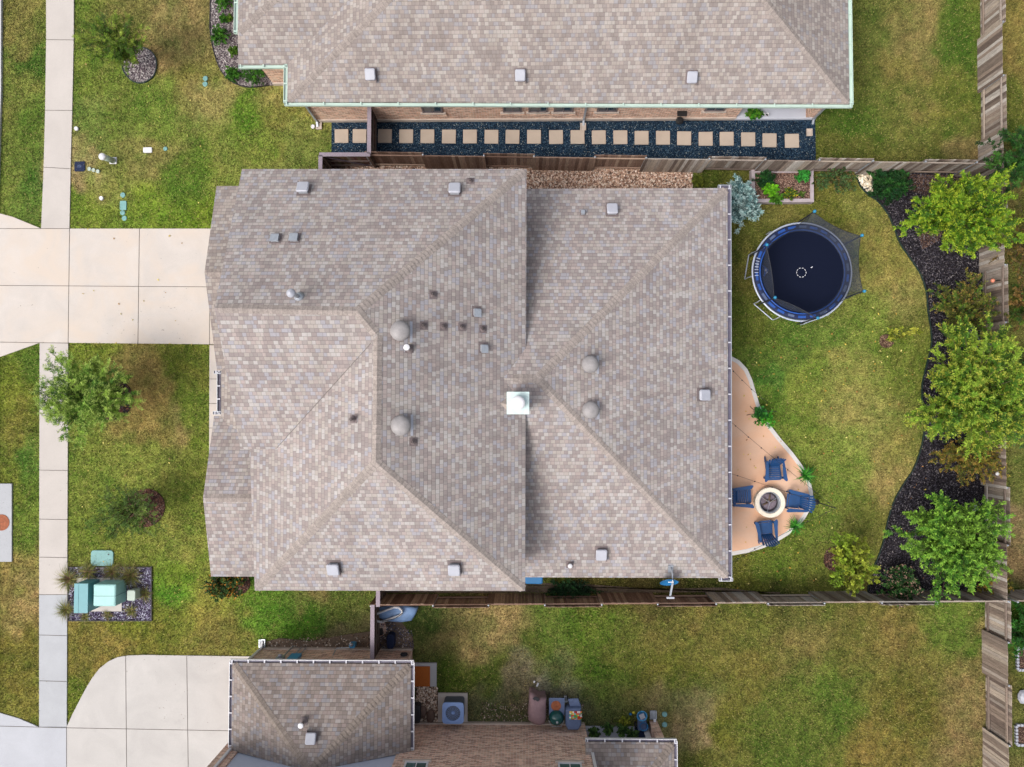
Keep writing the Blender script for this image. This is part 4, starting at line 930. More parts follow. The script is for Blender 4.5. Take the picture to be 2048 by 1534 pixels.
def bnds(px_list, a, b, fixed, z, ax='x'):
    a, b = V3((*a[:2], 0)), V3((*b[:2], 0)); d = (b-a).normalized(); out = []
    for p in px_list:
        w = P(p, fixed, z) if ax == 'x' else P(fixed, p, z); out.append((V3((w.x, w.y, 0))-a).dot(d))
    return out
hN = 1.72
fa, fb = P(745, 333, 0), P(1978, 350, 0)
run_fence('wooden_fence', 'weathered wooden fence running between the middle house and the upper house', fa, fb, (0, -1, 0),
          [0.02]+bnds([846, 968, 1068, 1190, 1292, 1418, 1530, 1638, 1745, 1850, 1952], fa, fb, 312, 1.6)[0:]+[(fb-fa).length-.25], hN, BROWNW, GREYW, -1, split=.42)
fa, fb = P(757, 1192, 0), P(1978, 1184, 0)
run_fence('wooden_fence', 'brown and grey wooden fence running between the middle house and the lower yard', fa, fb, (0, 1, 0),
          [0]+bnds([866, 977, 1090, 1204, 1316, 1433, 1537, 1650, 1765, 1876], fa, fb, 1212, 1.7)+[(fb-fa).length-.2], hN, BROWNW, GREYW, 1, split=.5)
fa, fb = P(1956, -170, 0), P(1970, 1640, 0)
bl = [-60, 45, 152, 260, 345, 440, 530, 645, 755, 865, 975, 1090, 1202, 1284, 1370, 1490, 1590]
run_fence('wooden_fence', 'weathered grey wooden rear fence running top to bottom along the right edge', fa, fb, (-1, 0, 0),
          [0]+bnds(bl, fa, fb, 2005, 1.6, 'y'), hN, GREYW, None, 1)
fa, fb = P(1978, 1184, 0), P(2300, 1178, 0)
run_fence('wooden_fence', 'grey wooden fence leaving the lower right corner towards the right edge', fa, fb, (0, 1, 0), [.15, 2.4, 4.8, 7.0], hN, GREYW, None, 1)
def cap_fence(label, a, b, h, near, brace=True, pal=BROWNW):
    a, b = V3((*a[:2], 0)), V3((*b[:2], 0)); d = (b-a).normalized(); L = (b-a).length; n = V3(near); root = thing('fence_return', label, 'fence', a)
    q_ = Matrix((d, V3((-d.y, d.x, 0)), V3((0, 0, 1)))).transposed(); mb = MB(); u = 0
    while u < L-.01:
        w = min(.143, L-u); mb.box(a+d*(u+w/2)-n*.05+V3((0, 0, (h-.02)/2)), (w-.006, .017, h-.02), M_=q_, col=tuple(v*(.5+.2*R.random()) for v in R.choice(pal))); u += .143
    mb.build('board_panel', 'wood', root)
    for z in (.3, h*.5, h-.2): MB().bar(a+V3((0, 0, z)), b+V3((0, 0, z)), .05, .085, col=C(120,104,98)[:3]).build('rail', 'wood', root)
    MB().bar(a-d*.05+V3((0, 0, h)), b+d*.05+V3((0, 0, h)), .17, .035, col=C(158,146,156)[:3]).build('top_board', 'wood', root)
    for e in (a+d*.05, b-d*.05): MB().box(e+V3((0, 0, h/2-.03)), (.09, .09, h-.06), col=C(110,92,82)[:3]).build('post', 'wood', root)
    if brace and L > 1.2:
        MB().bar(a+d*.15+n*.03+V3((0, 0, h-.25)), a+d*(L-.3)+n*.03+V3((0, 0, .35)), .04, .08, col=C(96,84,92)[:3]).build('brace', 'wood', root)
    return root
zc = 1.72
r1, r2 = P(641, 309, zc), P(738, 309, zc); top = P(733, 222, zc)
cap_fence('short fence with flat top board closing the gap left of the black gravel corner', r1, r2, zc, (0, -1, 0))
cap_fence('fence return with flat top board across the black gravel to the upper house wall', V3((r2.x, r2.y+.09, 0)), V3((r2.x, P(735, 240).y-.03, 0)), zc, (1, 0, 0), False)
cap_fence('short fence return with gate hardware meeting the upper left wall of the middle house', V3((r1.x, r1.y-.09, 0)), V3((r1.x, 8.5, 0)), zc, (1, 0, 0), False)
l1, l2 = P(745, 1212, zc), P(751, 1304, zc)
cap_fence('fence return with flat top board reaching the lower house brick wall', V3((l1.x, l1.y, 0)), V3((l1.x, P(700, 1297).y+.03, 0)), zc, (1, 0, 0), False)
l3 = P(756, 1206, zc)
cap_fence('short fence return with flat top board below the lower left eave of the middle house', V3((l3.x, -6.5, 0)), V3((l3.x, l1.y+.02, 0)), zc, (1, 0, 0), False)
# copper ball and white ball fixed on the rear fence
for px, py, m_, lab in ((1985.5, 561, 'copper', 'copper coloured ball lamp mounted on the rear fence'), (1995, 947, 'white', 'small white lamp mounted on the rear fence near golden shrub')):
    c = P(px, py, 1.3); g = thing('fence_lamp', lab, 'lamp', c); MB().lathe(c, [(0, -.09), (.06, -.07), (.09, 0), (.06, .07), (0, .09)], 16).build('globe', m_, g, True); MB().bar(c+V3((.02, 0, -.02)), c+V3((.5, 0, -.08)), .03, .03).build('bracket', 'black', g)

# ------------------------------------------------------------------ plants
def leaves_at(pos, dirs, ln, wd, rng, droop=.25, spread=.5):
    """quads: pos (n,3), dirs (n,3) unit.  returns V, F"""
    n = len(pos); d = dirs+rng.normal(0, spread, (n, 3)); d[:, 2] -= droop*rng.random(n); d /= np.linalg.norm(d, axis=1, keepdims=True)
    up = rng.normal(0, .45, (n, 3)); up[:, 2] += 1; s = np.cross(d, up); s /= np.linalg.norm(s, axis=1, keepdims=True)+1e-9
    l = (ln*.9*(.5+.8*rng.random(n)))[:, None]; w = (wd*.85*(.5+.8*rng.random(n)))[:, None]
    V = np.stack([pos, pos+d*l*.45+s*w*.5, pos+d*l, pos+d*l*.45-s*w*.5], 1); return V.reshape(-1, 3), np.arange(n*4).reshape(n, 4)
def shrub(name, label, cat, base, center, rad, palette, nb=26, ns=9, nl=26, ln=.09, wd=.045, seed=1, trunk=.04, spread=.5, part='foliage', inner=.25, flat_=1.0, tips=None, stems=True, group=None, subl=.34, pairs=True, nt=1, lob=.3):
    """stems curve from the base to the crown, twigs leave them and carry the leaves"""
    rng = np.random.default_rng(seed); base = np.array(base, float); center = np.array(center, float); rad = np.array(rad, float)
    root = thing(name, label, cat, base, group); Vs, Fs, Cs, tw = [], [], [], MB(); k = 0
    phase = rng.random(4)*6.28
    for i in range(nb):
        az = 6.283*(i*.618)+rng.normal(0, .25); el = math.asin(min(1, max(-.25, (i+.5)/nb*1.15-.2)))
        lobe = 1+lob*math.sin(3*az+phase[0])*.5+lob*math.sin(5*az+phase[1])*.5
        dr = np.array([math.cos(az)*math.cos(el), math.sin(az)*math.cos(el), math.sin(el)*flat_])
        tip = center+dr*rad*(.78+.3*rng.random())*np.array([lobe, lobe, 1])
        t0_ = inner*rng.random(); st = base*(1-t0_)+center*t0_; mid = (st+tip)/2; mid[2] += .22*(tip[2]-st[2])+.1*rad[2]; mid[:2] = st[:2]*.55+tip[:2]*.45
        ts = np.linspace(0, 1, 7)[:, None]; path = (1-ts)**2*st+2*ts*(1-ts)*mid+ts**2*tip
        if stems: tw.tube([V3(p) for p in path], [trunk*.35*(1-t*.8) for t in np.linspace(0, 1, 7)], 4)
        pc = np.array(palette[rng.integers(0, len(palette))][:3]); 
        for j in range(ns+1):
            t = (.3+.7*(j+rng.random())/ns) if j < ns else 1.0; t = min(t, 1); p = (1-t)**2*st+2*t*(1-t)*mid+t*t*tip
            tg = 2*(1-t)*(mid-st)+2*t*(tip-mid); tg /= np.linalg.norm(tg)+1e-9
            sd_ = tg+rng.normal(0, .75, 3)*(1 if j < ns else .25); sd_[2] = sd_[2]*.6+.15; sd_ /= np.linalg.norm(sd_); sl_ = rad.mean()*subl*(.5+.8*rng.random())*(1.15-t*.35)
            e = p+sd_*sl_; m = nl; u = (.12+.88*np.arange(m)/m)[:, None]; bend = np.array([0, 0, -.12*sl_]); pos = p+(e-p)*u+bend*u*u+rng.normal(0, .012, (m, 3))
            side = np.cross(sd_, [0, 0, 1]); side /= np.linalg.norm(side)+1e-9; sg = np.where(np.arange(m) % 2 == 0, 1, -1)[:, None] if pairs else rng.choice([-1, 1], (m, 1))
            dirs = sd_[None]*.75+side[None]*sg*.8; V, F_ = leaves_at(pos, dirs, ln, wd, rng, .15, spread); c = pc*(.45+.8*rng.random())*(.75+.5*rng.random((m, 1)))
            if tips is not None:
                tt = (u > .6)*(rng.random((m, 1)) < .6); c = np.where(tt, np.array(tips[rng.integers(0, len(tips))][:3])*(.8+.4*rng.random((m, 1))), c)
            Vs.append(V); Fs.append(F_+k); k += len(V); Cs.append(c)
            if stems and ns < 14: tw.tube([V3(p), V3(e)], [trunk*.12, trunk*.05], 3, cap=False)
    npmesh(part, np.concatenate(Vs), np.concatenate(Fs), 'leaf', root, np.concatenate(Cs))
    if stems:
        tw2 = MB()
        for z in range(nt):
            o_ = np.array([rng.normal(0, .06)*(nt > 1), rng.normal(0, .06)*(nt > 1), 0]); tw2.tube([V3(base+o_)-V3((0, 0, .1)), V3(base*.6+center*.4+o_), V3(base*.25+center*.75)], [trunk, trunk*.85, trunk*.5], 8)
        tb = tw2.build('trunk', 'bark', root); tw.build('branches', 'bark', root)
    return root
def PC(px, py, z): return tuple(P(px, py, z))
S_ = 1/47.
G_lime = [C(150,176,52), C(128,160,44), C(176,190,70), C(108,140,40)]; G_mid = [C(96,132,44), C(76,112,36), C(116,150,52), C(62,96,34)]
G_dark = [C(40,92,36), C(30,74,32), C(54,108,44), C(36,84,44)]; G_yel = [C(168,180,60), C(148,160,50), C(188,190,72), C(120,140,44)]
G_olive = [C(120,124,48), C(98,106,40), C(148,140,60), C(132,108,52)]; G_red = [C(150,118,62), C(130,106,54), C(122,124,50), C(100,118,46)]
# front lawn trees (fine feathery)
shrub('young_tree', 'upper left front lawn tree with feathery crown leaning over its grey mulch ring', 'tree', P(277, 126), PC(228, 84, 2.6), (1.35, 1.0, .9), [C(134,164,52), C(108,142,46), C(156,178,68), C(86,122,40)], 60, 11, 38, .10, .022, 31, .05, .4, lob=.15)
shrub('young_tree', 'large bright green tree overhanging the sidewalk below the pale driveway', 'tree', P(218, 796), PC(172, 790, 2.8), (1.7, 1.62, 1.2), [C(134,172,58), C(108,150,48), C(158,190,76), C(82,124,42)], 74, 15, 44, .12, .026, 32, .06, .4, tips=[C(176,200,100)], lob=.2)
shrub('young_tree', 'sparse young tree above its dark brown mulch ring in the lower front lawn', 'tree', P(283, 1015), PC(256, 1027, 2.1), (1.4, 1.05, .85), [C(104,140,52), C(84,118,46), C(130,160,68)], 52, 9, 26, .085, .026, 33, .045, .5)
shrub('sapling', 'yellow green sapling leaning right from its small mulch ring in the back lawn', 'tree', P(1772, 682), PC(1802, 668, 1.1), (.72, .3, .3), G_yel, 14, 4, 12, .11, .055, 34, .02, .5, lob=.1)
shrub('young_tree', 'yellow green young tree on the back lawn beside the curved black bed', 'tree', P(1674, 1108), PC(1703, 1128, 2.0), (.85, 1.15, .85), G_yel[:2]+G_lime[:2], 40, 9, 20, .11, .085, 35, .04, .55, pairs=True)
# right bed
shrub('round_shrub', 'dark green rounded shrub beside white rocks at the top of the black bed', 'shrub', P(1776, 378), PC(1777, 371, .55), (.85, .68, .55), G_dark, 60, 12, 28, .08, .046, 36, .03, .6, subl=.3)
shrub('tree', 'bright lime green tree at the upper right corner of the black bed', 'tree', P(1880, 440), PC(1925, 427, 2.2), (1.9, 1.55, 1.2), [C(112,156,34), C(92,138,32), C(134,172,44), C(74,116,32)], 74, 16, 46, .13, .045, 37, .07, .45, tips=[C(178,196,56), C(160,188,52)], lob=.4)
shrub('crape_myrtle', 'small crape myrtle with reddish tipped leaves against the rear fence', 'tree', P(1905, 625), PC(1926, 612, 1.3), (1.35, 1.05, .8), G_mid[:2]+G_olive[:2], 44, 11, 28, .09, .042, 38, .05, .5, tips=[C(158,132,66), C(140,146,56)], nt=3)
shrub('crape_myrtle', 'largest crape myrtle with feathery yellow green foliage spreading over the rear fence', 'tree', P(1905, 790), PC(1950, 778, 2.6), (2.0, 2.4, 1.4), [C(122,160,48), C(100,142,42), C(144,176,58), C(84,124,38)], 104, 17, 46, .13, .048, 39, .08, .4, tips=[C(178,184,70), C(170,194,70)], nt=3)
shrub('golden_shrub', 'olive gold shrub below the largest crape myrtle', 'shrub', P(1925, 905), PC(1938, 915, 1.2), (1.45, .95, .6), [C(146,142,52), C(120,124,46), C(160,152,60), C(98,110,42)], 44, 10, 26, .085, .042, 40, .04, .5, tips=[C(176,140,66)], nt=2)
shrub('tree', 'bright green leafy tree near the lower right corner of the black bed', 'tree', P(1885, 1062), PC(1908, 1083, 2.3), (1.9, 1.75, 1.2), G_mid[:1]+[C(104,158,52), C(82,134,44), C(130,178,66)], 84, 16, 46, .12, .046, 41, .07, .5, tips=[C(150,196,70)], lob=.4)
shrub('rose_bush', 'dark rose bush with pale pink buds at the bottom of the black bed', 'shrub', P(1797, 1162), PC(1800, 1168, .7), (.78, .72, .55), [C(44,92,44), C(60,108,50), C(36,76,38)], 34, 8, 18, .10, .055, 42, .03, .6, tips=[C(196,160,140), C(80,120,56)])
shrub('yellow_shrub', 'small yellowish shrub in the lower right fence corner', 'shrub', P(1985, 1168), PC(1992, 1172, .5), (.7, .55, .4), [C(150,140,56), C(120,124,50), C(176,150,70)], 24, 6, 14, .10, .07, 43, .02, .6)
# over the rear fence
shrub('tree', 'green leafy tree behind the rear fence near the top right corner', 'tree', P(2050, 330), PC(2040, 318, 1.9), (1.6, 1.2, 1.0), [C(60,112,44), C(80,130,52), C(46,92,40)], 52, 12, 34, .12, .05, 44, .07, .5)
shrub('tree', 'thin yellowing shrub with brown twigs behind the rear fence', 'tree', P(2040, 480), PC(2042, 490, 1.3), (1.0, 2.0, .8), G_olive+G_red[:1]+G_yel[:1], 36, 7, 13, .11, .06, 45, .06, .6)
shrub('tree', 'reddish green bush behind the rear fence beside the copper ball', 'shrub', P(2046, 610), PC(2044, 612, 1.1), (.75, 1.1, .7), G_red+G_mid, 30, 8, 16, .11, .06, 46, .04, .6)
shrub('tree', 'deep green tree behind the rear fence at the right edge mid height', 'tree', P(2060, 770), PC(2052, 800, 1.8), (1.0, 1.9, 1.1), [C(66,118,60), C(84,136,64), C(54,100,56)], 40, 10, 22, .13, .07, 47, .06, .5)
shrub('hedge_plant', 'bright green leafy plant behind the lower part of the rear fence', 'shrub', P(2050, 1262), PC(2038, 1256, .6), (.8, 1.1, .5), [C(56,120,36), C(72,136,44), C(44,98,34)], 30, 8, 18, .12, .06, 48, .03, .6)
# raised bed and neighbours
shrub('silver_plant', 'large silvery blue plant beside the corner of the middle house eave', 'shrub', P(1481, 415), PC(1481, 406, .9), (.6, .88, .62), [C(168,208,204), C(130,172,172), C(190,218,214), C(104,146,146)], 52, 9, 26, .13, .036, 49, .03, .4, tips=[C(206,232,228)], lob=.4)
shrub('garden_plant', 'darkest green plant in the back left of the raised timber bed', 'plant', PC(1532, 364, .3), PC(1530, 359, .55), (.4, .34, .22), G_dark, 30, 6, 15, .075, .045, 50, .01, .7, stems=False)
shrub('garden_plant', 'bright lime green mound in the raised timber bed', 'plant', PC(1540, 380, .3), PC(1540, 379, .5), (.31, .26, .22), [C(120,200,30), C(98,180,26), C(146,214,50)], 34, 7, 16, .07, .045, 51, .01, .7, stems=False)
shrub('garden_plant', 'green trailing plant spilling over the lower timber of the raised bed', 'plant', PC(1551, 398, .3), PC(1552, 397, .42), (.32, .22, .16), [C(92,150,36), C(70,124,30)], 22, 5, 13, .07, .045, 52, .01, .7, stems=False)
shrub('garden_plant', 'light green plant in the upper right corner of the raised bed', 'plant', PC(1604, 352, .3), PC(1605, 352, .48), (.27, .27, .2), [C(80,184,76), C(60,156,56)], 22, 5, 13, .075, .05, 53, .01, .7, stems=False)
shrub('garden_plant', 'low plant dotted with yellow flowers in the raised bed', 'plant', PC(1580, 388, .3), PC(1580, 388, .42), (.28, .26, .14), G_mid, 20, 5, 12, .06, .04, 54, .01, .7, tips=[C(236,214,40), C(90,130,50)], stems=False)
shrub('garden_plant', 'tiny thin seedling at the lower right of the raised bed', 'plant', PC(1603, 388, .3), PC(1603, 388, .36), (.14, .14, .1), G_mid, 8, 3, 8, .05, .03, 55, .01, .7, stems=False)
shrub('rose_bush', 'thin sprawling rose bush on bare ground right of the raised bed', 'shrub', P(1668, 358), PC(1670, 360, .4), (.9, .55, .3), [C(70,110,60), C(90,120,70), C(120,110,60), C(56,88,48)], 30, 6, 12, .08, .05, 56, .015, .6, tips=[C(150,112,76), C(96,130,72), C(90,120,66), C(110,140,80)])
shrub('small_plant', 'small yellow green tuft in the dim strip left of the silver plant', 'plant', P(1397, 365), PC(1397, 363, .15), (.2, .2, .15), [C(140,150,50), C(110,124,44)], 14, 4, 10, .08, .03, 57, .01, .6, stems=False)
# front shrubs, upper left
for i, (px, py, r, lab) in enumerate(((447, 4, .36, 'round dark green shrub at the top edge in the grey mulch bed'), (440, 72, .38, 'largest round green shrub in the grey mulch bed beside the eave'),
        (448, 38, .17, 'tiny shrub between the two upper round shrubs of the mulch bed'), (459, 37, .12, 'tiniest light green plant close to the gutter in the mulch bed'),
        (467, 103, .2, 'small yellow green shrub tucked under the eave of the mulch bed'), (466, 149, .3, 'small round shrub near the bottom curve of the mulch bed'),
        (508, 151, .46, 'wide green shrub against the short brick wall of the upper house'))):
    z = r*.8; ex = 1.25 if i == 6 else 1
    shrub('round_shrub', lab, 'shrub', P(px, py), PC(px, py, z), (r*ex, r, r*.8), [C(66,124,30), C(52,102,28), C(88,150,40)] if i not in (4, 3) else [C(110,150,40), C(90,130,36)], 30 if r > .25 else 14, 6, 14, .065, .04, 60+i, .015, .65, stems=False, group='shrubs in the grey mulch bed')
shrub('flowering_shrub', 'dark shrub with orange flowers under the lower left roof corner of the middle house', 'shrub', P(455, 1163), PC(452, 1170, .75), (.85, .55, .6), [C(58,92,40), C(44,74,34), C(76,108,48)], 40, 8, 17, .09, .055, 70, .02, .6, tips=[C(204,142,50), C(74,104,44)])
shrub('weeds', 'patch of dark green ground plants by the lower fence below the eave', 'plant', P(1140, 1180), PC(1140, 1180, .2), (1.0, .42, .2), [C(34,72,36), C(48,90,46), C(26,58,32)], 40, 7, 14, .08, .05, 71, .01, .7, stems=False)

def strands(name, c, n, length, spread, cols, parent, width=.012, seed=1, up=.6, seg=4, z0=0.0):
    """arching grass or fern blades from one crown"""
    rng = np.random.default_rng(seed); az = rng.random(n)*6.283; L = length*(.55+.55*rng.random(n)); tl = .25+spread*rng.random(n)
    pts = []; base = np.array(c)[None]+np.stack([rng.normal(0, length*.05, n), rng.normal(0, length*.05, n), np.full(n, z0)], 1)
    t = np.linspace(0, 1, seg+1); V = np.zeros((n, seg+1, 2, 3)); sx = np.stack([-np.sin(az), np.cos(az), np.zeros(n)], 1)
    for i, tt in enumerate(t):
        rr = L*np.sin(tl*1.4)*(tt**.85)*1.0; h = L*up*(tt*1.25-tt*tt*(.45+.75*tl)); p = base+np.stack([np.cos(az)*rr, np.sin(az)*rr, np.maximum(h, -.0)], 1)
        w = (width*(1-tt*.85)*.5); V[:, i, 0] = p-sx*w; V[:, i, 1] = p+sx*w
    F_ = []
    for i in range(seg): F_.append(np.stack([np.arange(n)*(seg+1)*2+i*2+k for k in (0, 1, 3, 2)], 1))
    cl = np.array([q[:3] for q in cols])[rng.integers(0, len(cols), n)]*(.7+.6*rng.random((n, 1)))
    return npmesh(name, V.reshape(-1, 3), np.concatenate(F_), 'leaf', parent, np.tile(cl, (seg, 1)))
OG = [C(140,140,60), C(112,124,50), C(96,110,60), C(160,150,90), C(120,96,70)]
for i, (px, py, L, lab) in enumerate(((140, 1157, .78, 'ornamental grass spilling over the sidewalk at the upper left bed corner'), (178, 1143, .7, 'dark ornamental grass above the narrow cabinet'),
        (226, 1143, .66, 'ornamental grass between the green lid and the transformer'), (264, 1150, .85, 'largest ornamental grass with pinkish centre at the upper right of the bed'),
        (292, 1187, .5, 'ornamental grass at the right edge of the utility bed'), (264, 1221, .42, 'small ornamental grass below the small grey pedestal box'),
        (217, 1229, .36, 'small ornamental grass below the mint transformer'), (134, 1219, .66, 'thin ornamental grass spilling over the sidewalk at the lower left bed corner'), (171, 1233, .36, 'faint ornamental grass below the narrow cabinet'))):
    c = P(px, py); g = thing('ornamental_grass', lab, 'plant', c, 'ornamental grasses round the utility cabinets')
    strands('grass_blades', c, int(330*L), L, .95, OG, g, .016, 80+i, .75)
    if i in (0, 1, 2, 3): strands('seed_heads', c, 60, L*.45, .6, [C(150,110,90), C(128,100,84)], g, .03, 95+i, 1.0, 3)
# ------------------------------------------------------------------ blades of grass over all the turf
def blades(n, seed):
    r = np.random.default_rng(seed); lo = np.array([-24.3, -17.2]); hi = np.array([23.2, 19.3]); p = lo+(hi-lo)*r.random((n, 2)); keep = np.ones(n, bool)
    for poly in NOGRASS: keep &= ~inpoly(p[:, 0], p[:, 1], poly)
    keep &= vn(p[:, 0], p[:, 1], .25, 11)+r.random(n)*.6 > .35
    p = p[keep]; n = len(p); c = np.concatenate([lawncol(p[i:i+20000, 0], p[i:i+20000, 1]) for i in range(0, n, 20000)])
    a = r.random(n)*6.283; L = .05+.07*r.random(n); w = .022+.018*r.random(n); tilt = .3+1.1*r.random(n)
    d = np.stack([np.cos(a)*np.sin(tilt), np.sin(a)*np.sin(tilt), np.cos(tilt)], 1); s = np.stack([-np.sin(a), np.cos(a), np.zeros(n)], 1)
    b = np.stack([p[:, 0], p[:, 1], np.full(n, -.015)], 1); V = np.stack([b-s*w[:, None]/2, b+s*w[:, None]/2, b+d*L[:, None]], 1)
    f = (.42+1.6*r.random((n, 1))**1.4); dry = r.random(n) < .12; c = c*f; c[dry] = c[dry]*.4+np.array(C(206,190,120)[:3])*.6
    o = npmesh('grass', V.reshape(-1, 3), np.arange(n*3).reshape(n, 3), 'blade', None, np.clip(c, 0, .8)); o['kind'] = 'stuff'; return o
blades(900000, 99)
# ------------------------------------------------------------------ stepping stones
xs = [683.5, 719.5, 770, 812.5, 855, 898, 940, 983, 1025, 1068, 1112, 1155, 1197.5, 1240.6, 1283, 1325.7, 1368, 1411, 1453, 1496, 1538.6, 1583.4]
ys = [272.5, 272.5]+[272.5, 273, 273, 273.5, 273.5, 274, 274, 274, 274.5, 274.5, 275, 275, 276, 276, 277, 278, 278, 279, 281, 282]
ords = 'first second third fourth fifth sixth seventh eighth ninth tenth eleventh twelfth thirteenth fourteenth fifteenth sixteenth seventeenth eighteenth nineteenth twentieth'.split()
st0 = MB().rbox((0, 0, 0), .62, .62, -.02, .05, .02, chamf=.008).build('stepping_stone', 'paver')
for i, (px, py) in enumerate(zip(xs, ys)):
    o = st0 if i == 0 else st0.copy()
    if i: COL.objects.link(o)
    o.location = P(px, py, .0); o.rotation_euler.z = R.uniform(-.02, .02)
    lab = ('square tan stepping stone with curved crack, left of the fence return' if i == 0 else 'square tan stepping stone half hidden by the fence return top board' if i == 1 else
           '%s square tan stepping stone to the right of the fence return' % ords[i-2])
    tag(o, lab, 'stepping stone', 'square stepping stones in the black gravel strip')
MB().tube([P(690, 268, .056), P(686.5, 274, .056), P(685.5, 284, .056)], .008, 4).build('crack', 'joint', st0).location = -st0.location+V3((0, 0, 0))
for c_ in st0.children:
    c_.rotation_euler.z = -st0.rotation_euler.z; c_.location = V3((0, 0, 0)); c_.data.transform(Matrix.Translation(-st0.location))

# ------------------------------------------------------------------ trampoline
tz = .92; tc = P(1604.5, 543.5, tz); TR = 2.13
tr = thing('trampoline', 'round blue and black trampoline with safety net on the back lawn', 'trampoline', (tc.x, tc.y, 0))
T3 = V3((tc.x, tc.y, 0))
def ring(mb, c, r, t, n=64, seg=8): mb.lathe(c, [(r+t*math.cos(a), t*math.sin(a)) for a in [2*math.pi*k/seg for k in range(seg+1)]], n, cap=False)
mb = MB(); ring(mb, T3+V3((0, 0, tz-.05)), TR, .04); f_ = mb.build('frame', 'steel', tr, True)
MB().lathe(T3+V3((0, 0, tz-.03)), [(0, 0), (1.83, 0), (1.83, -.01), (0, -.01)], 64).build('jumping_mat', 'mat', tr)
MB().lathe(T3+V3((0, 0, tz)), [(1.8, -.03), (1.82, .0), (1.95, .015), (2.08, 0), (2.08, -.03)], 64, cap=False).build('pad', 'paddark', tr, True)
MB().lathe(T3+V3((0, 0, tz+.012)), [(1.79, -.01), (1.8, .012), (1.845, .014), (1.85, -.002)], 64, cap=False).build('pad_trim', 'padblue', tr, True)
for k in range(26):
    a = k/26*6.283+.1; mbp = MB(); c = T3+V3((math.cos(a)*1.96, math.sin(a)*1.96, tz+.02)); mbp.box(c, (.1, .26+.1*R.random(), .008), a); mbp.build('pad_print', 'padblue' if k % 3 else 'bluegrey', tr)
mk = []
for k in range(10):
    a = k/10*6.283; mb = MB(); mb.box(T3+V3((math.cos(a)*.2-.03, math.sin(a)*.2-.03, tz-.026)), (.022, .075, .004), a); mb.build('mat_mark', 'white', tr)
MB().box(T3+V3((.42, .2, tz-.026)), (.09, .035, .004), .5).build('mat_mark', 'white', tr)
pole_a = [92, 33, -30, -90, -142, 158]; tops = []; ht = 2.55
for a in pole_a:
    a = math.radians(a); dv = V3((math.cos(a), math.sin(a), 0)); b = T3+dv*(TR+.07); tp = b+V3((0, 0, ht)); tops.append(tp)
    g = MB().tube([b+V3((0, 0, .25)), tp], .028, 8).build('net_pole', 'dark', tr)
    MB().lathe(tp, [(.035, -.12), (.06, -.04), (.07, .02), (.045, .07), (0, .09)], 12).build('pole_cap', 'capblue', g, True)
    MB().bar(b-dv*.09+V3((0, 0, .75)), b-dv*.0+V3((0, 0, .75)), .05, .1).build('clamp', 'padblue', g)
for k in range(6):
    a0, a1 = math.radians(pole_a[k]), math.radians(pole_a[(k+1) % 6]); 
    while a1 > a0: a1 -= 2*math.pi
    t0_, t1_ = tops[k], tops[(k+1) % 6]; nn, mm_ = 12, 5; vs = []
    for j in range(mm_+1):
        for i in range(nn+1):
            u = i/nn; v = j/mm_; a = a0+(a1-a0)*u; low = T3+V3((math.cos(a)*1.75, math.sin(a)*1.75, tz+.02)); hi_ = (t0_-V3((0, 0, .12)))*(1-u)+(t1_-V3((0, 0, .12)))*u-V3((0, 0, .1*4*u*(1-u)))
            ins = (T3+V3((0, 0, hi_.z))-hi_)*.05*4*u*(1-u); w = hi_+ins; vs.append(low*(1-v)+w*v)
    fs = [[j*(nn+1)+i, j*(nn+1)+i+1, (j+1)*(nn+1)+i+1, (j+1)*(nn+1)+i] for j in range(mm_) for i in range(nn)]
    MB().add(vs, fs).build('safety_net', 'net', tr, True)
    MB().tube(vs[-(nn+1):], .012, 5).build('net_cord', 'dark', tr)
for a in (170, 229, 290, 350, 50, 110):
    a = math.radians(a); d_ = V3((math.cos(a), math.sin(a), 0)); s_ = V3((-d_.y, d_.x, 0)); p0 = T3+d_*(TR+.02)-s_*.55; p1 = T3+d_*(TR+.02)+s_*.55
    MB().tube([p0+V3((0, 0, tz-.06))-d_*.08, p0+V3((0, 0, .5)), p0+V3((0, 0, .07)), p0*.97+p1*.03+V3((0, 0, .03))*1, p1*.97+p0*.03+V3((0, 0, .03)), p1+V3((0, 0, .07)), p1+V3((0, 0, .5)), p1+V3((0, 0, tz-.06))-d_*.08], .025, 8).build('leg', 'steel', tr)
# springs showing where the pad has slipped
for k in range(7):
    a = math.radians(163+k*3.6); d_ = V3((math.cos(a), math.sin(a), 0)); MB().bar(T3+d_*1.9+V3((0, 0, tz+.035)), T3+d_*2.06+V3((0, 0, tz+.035)), .03, .02).build('spring', 'steel', tr)
MB().tube([T3+V3((-1.72, .25, tz+.1)), T3+V3((-1.66, .0, tz+.5)), T3+V3((-1.68, -.2, tz+.15)), T3+V3((-1.7, .1, tz+.3))], .03, 6).build('door_flap', 'padblue', tr)
MB().tube([T3+V3((-1.66, .1, tz+.3)), T3+V3((-1.62, -.08, tz+.28)), T3+V3((-1.66, -.12, tz+.1))], .035, 6).build('door_strap', 'white', tr)

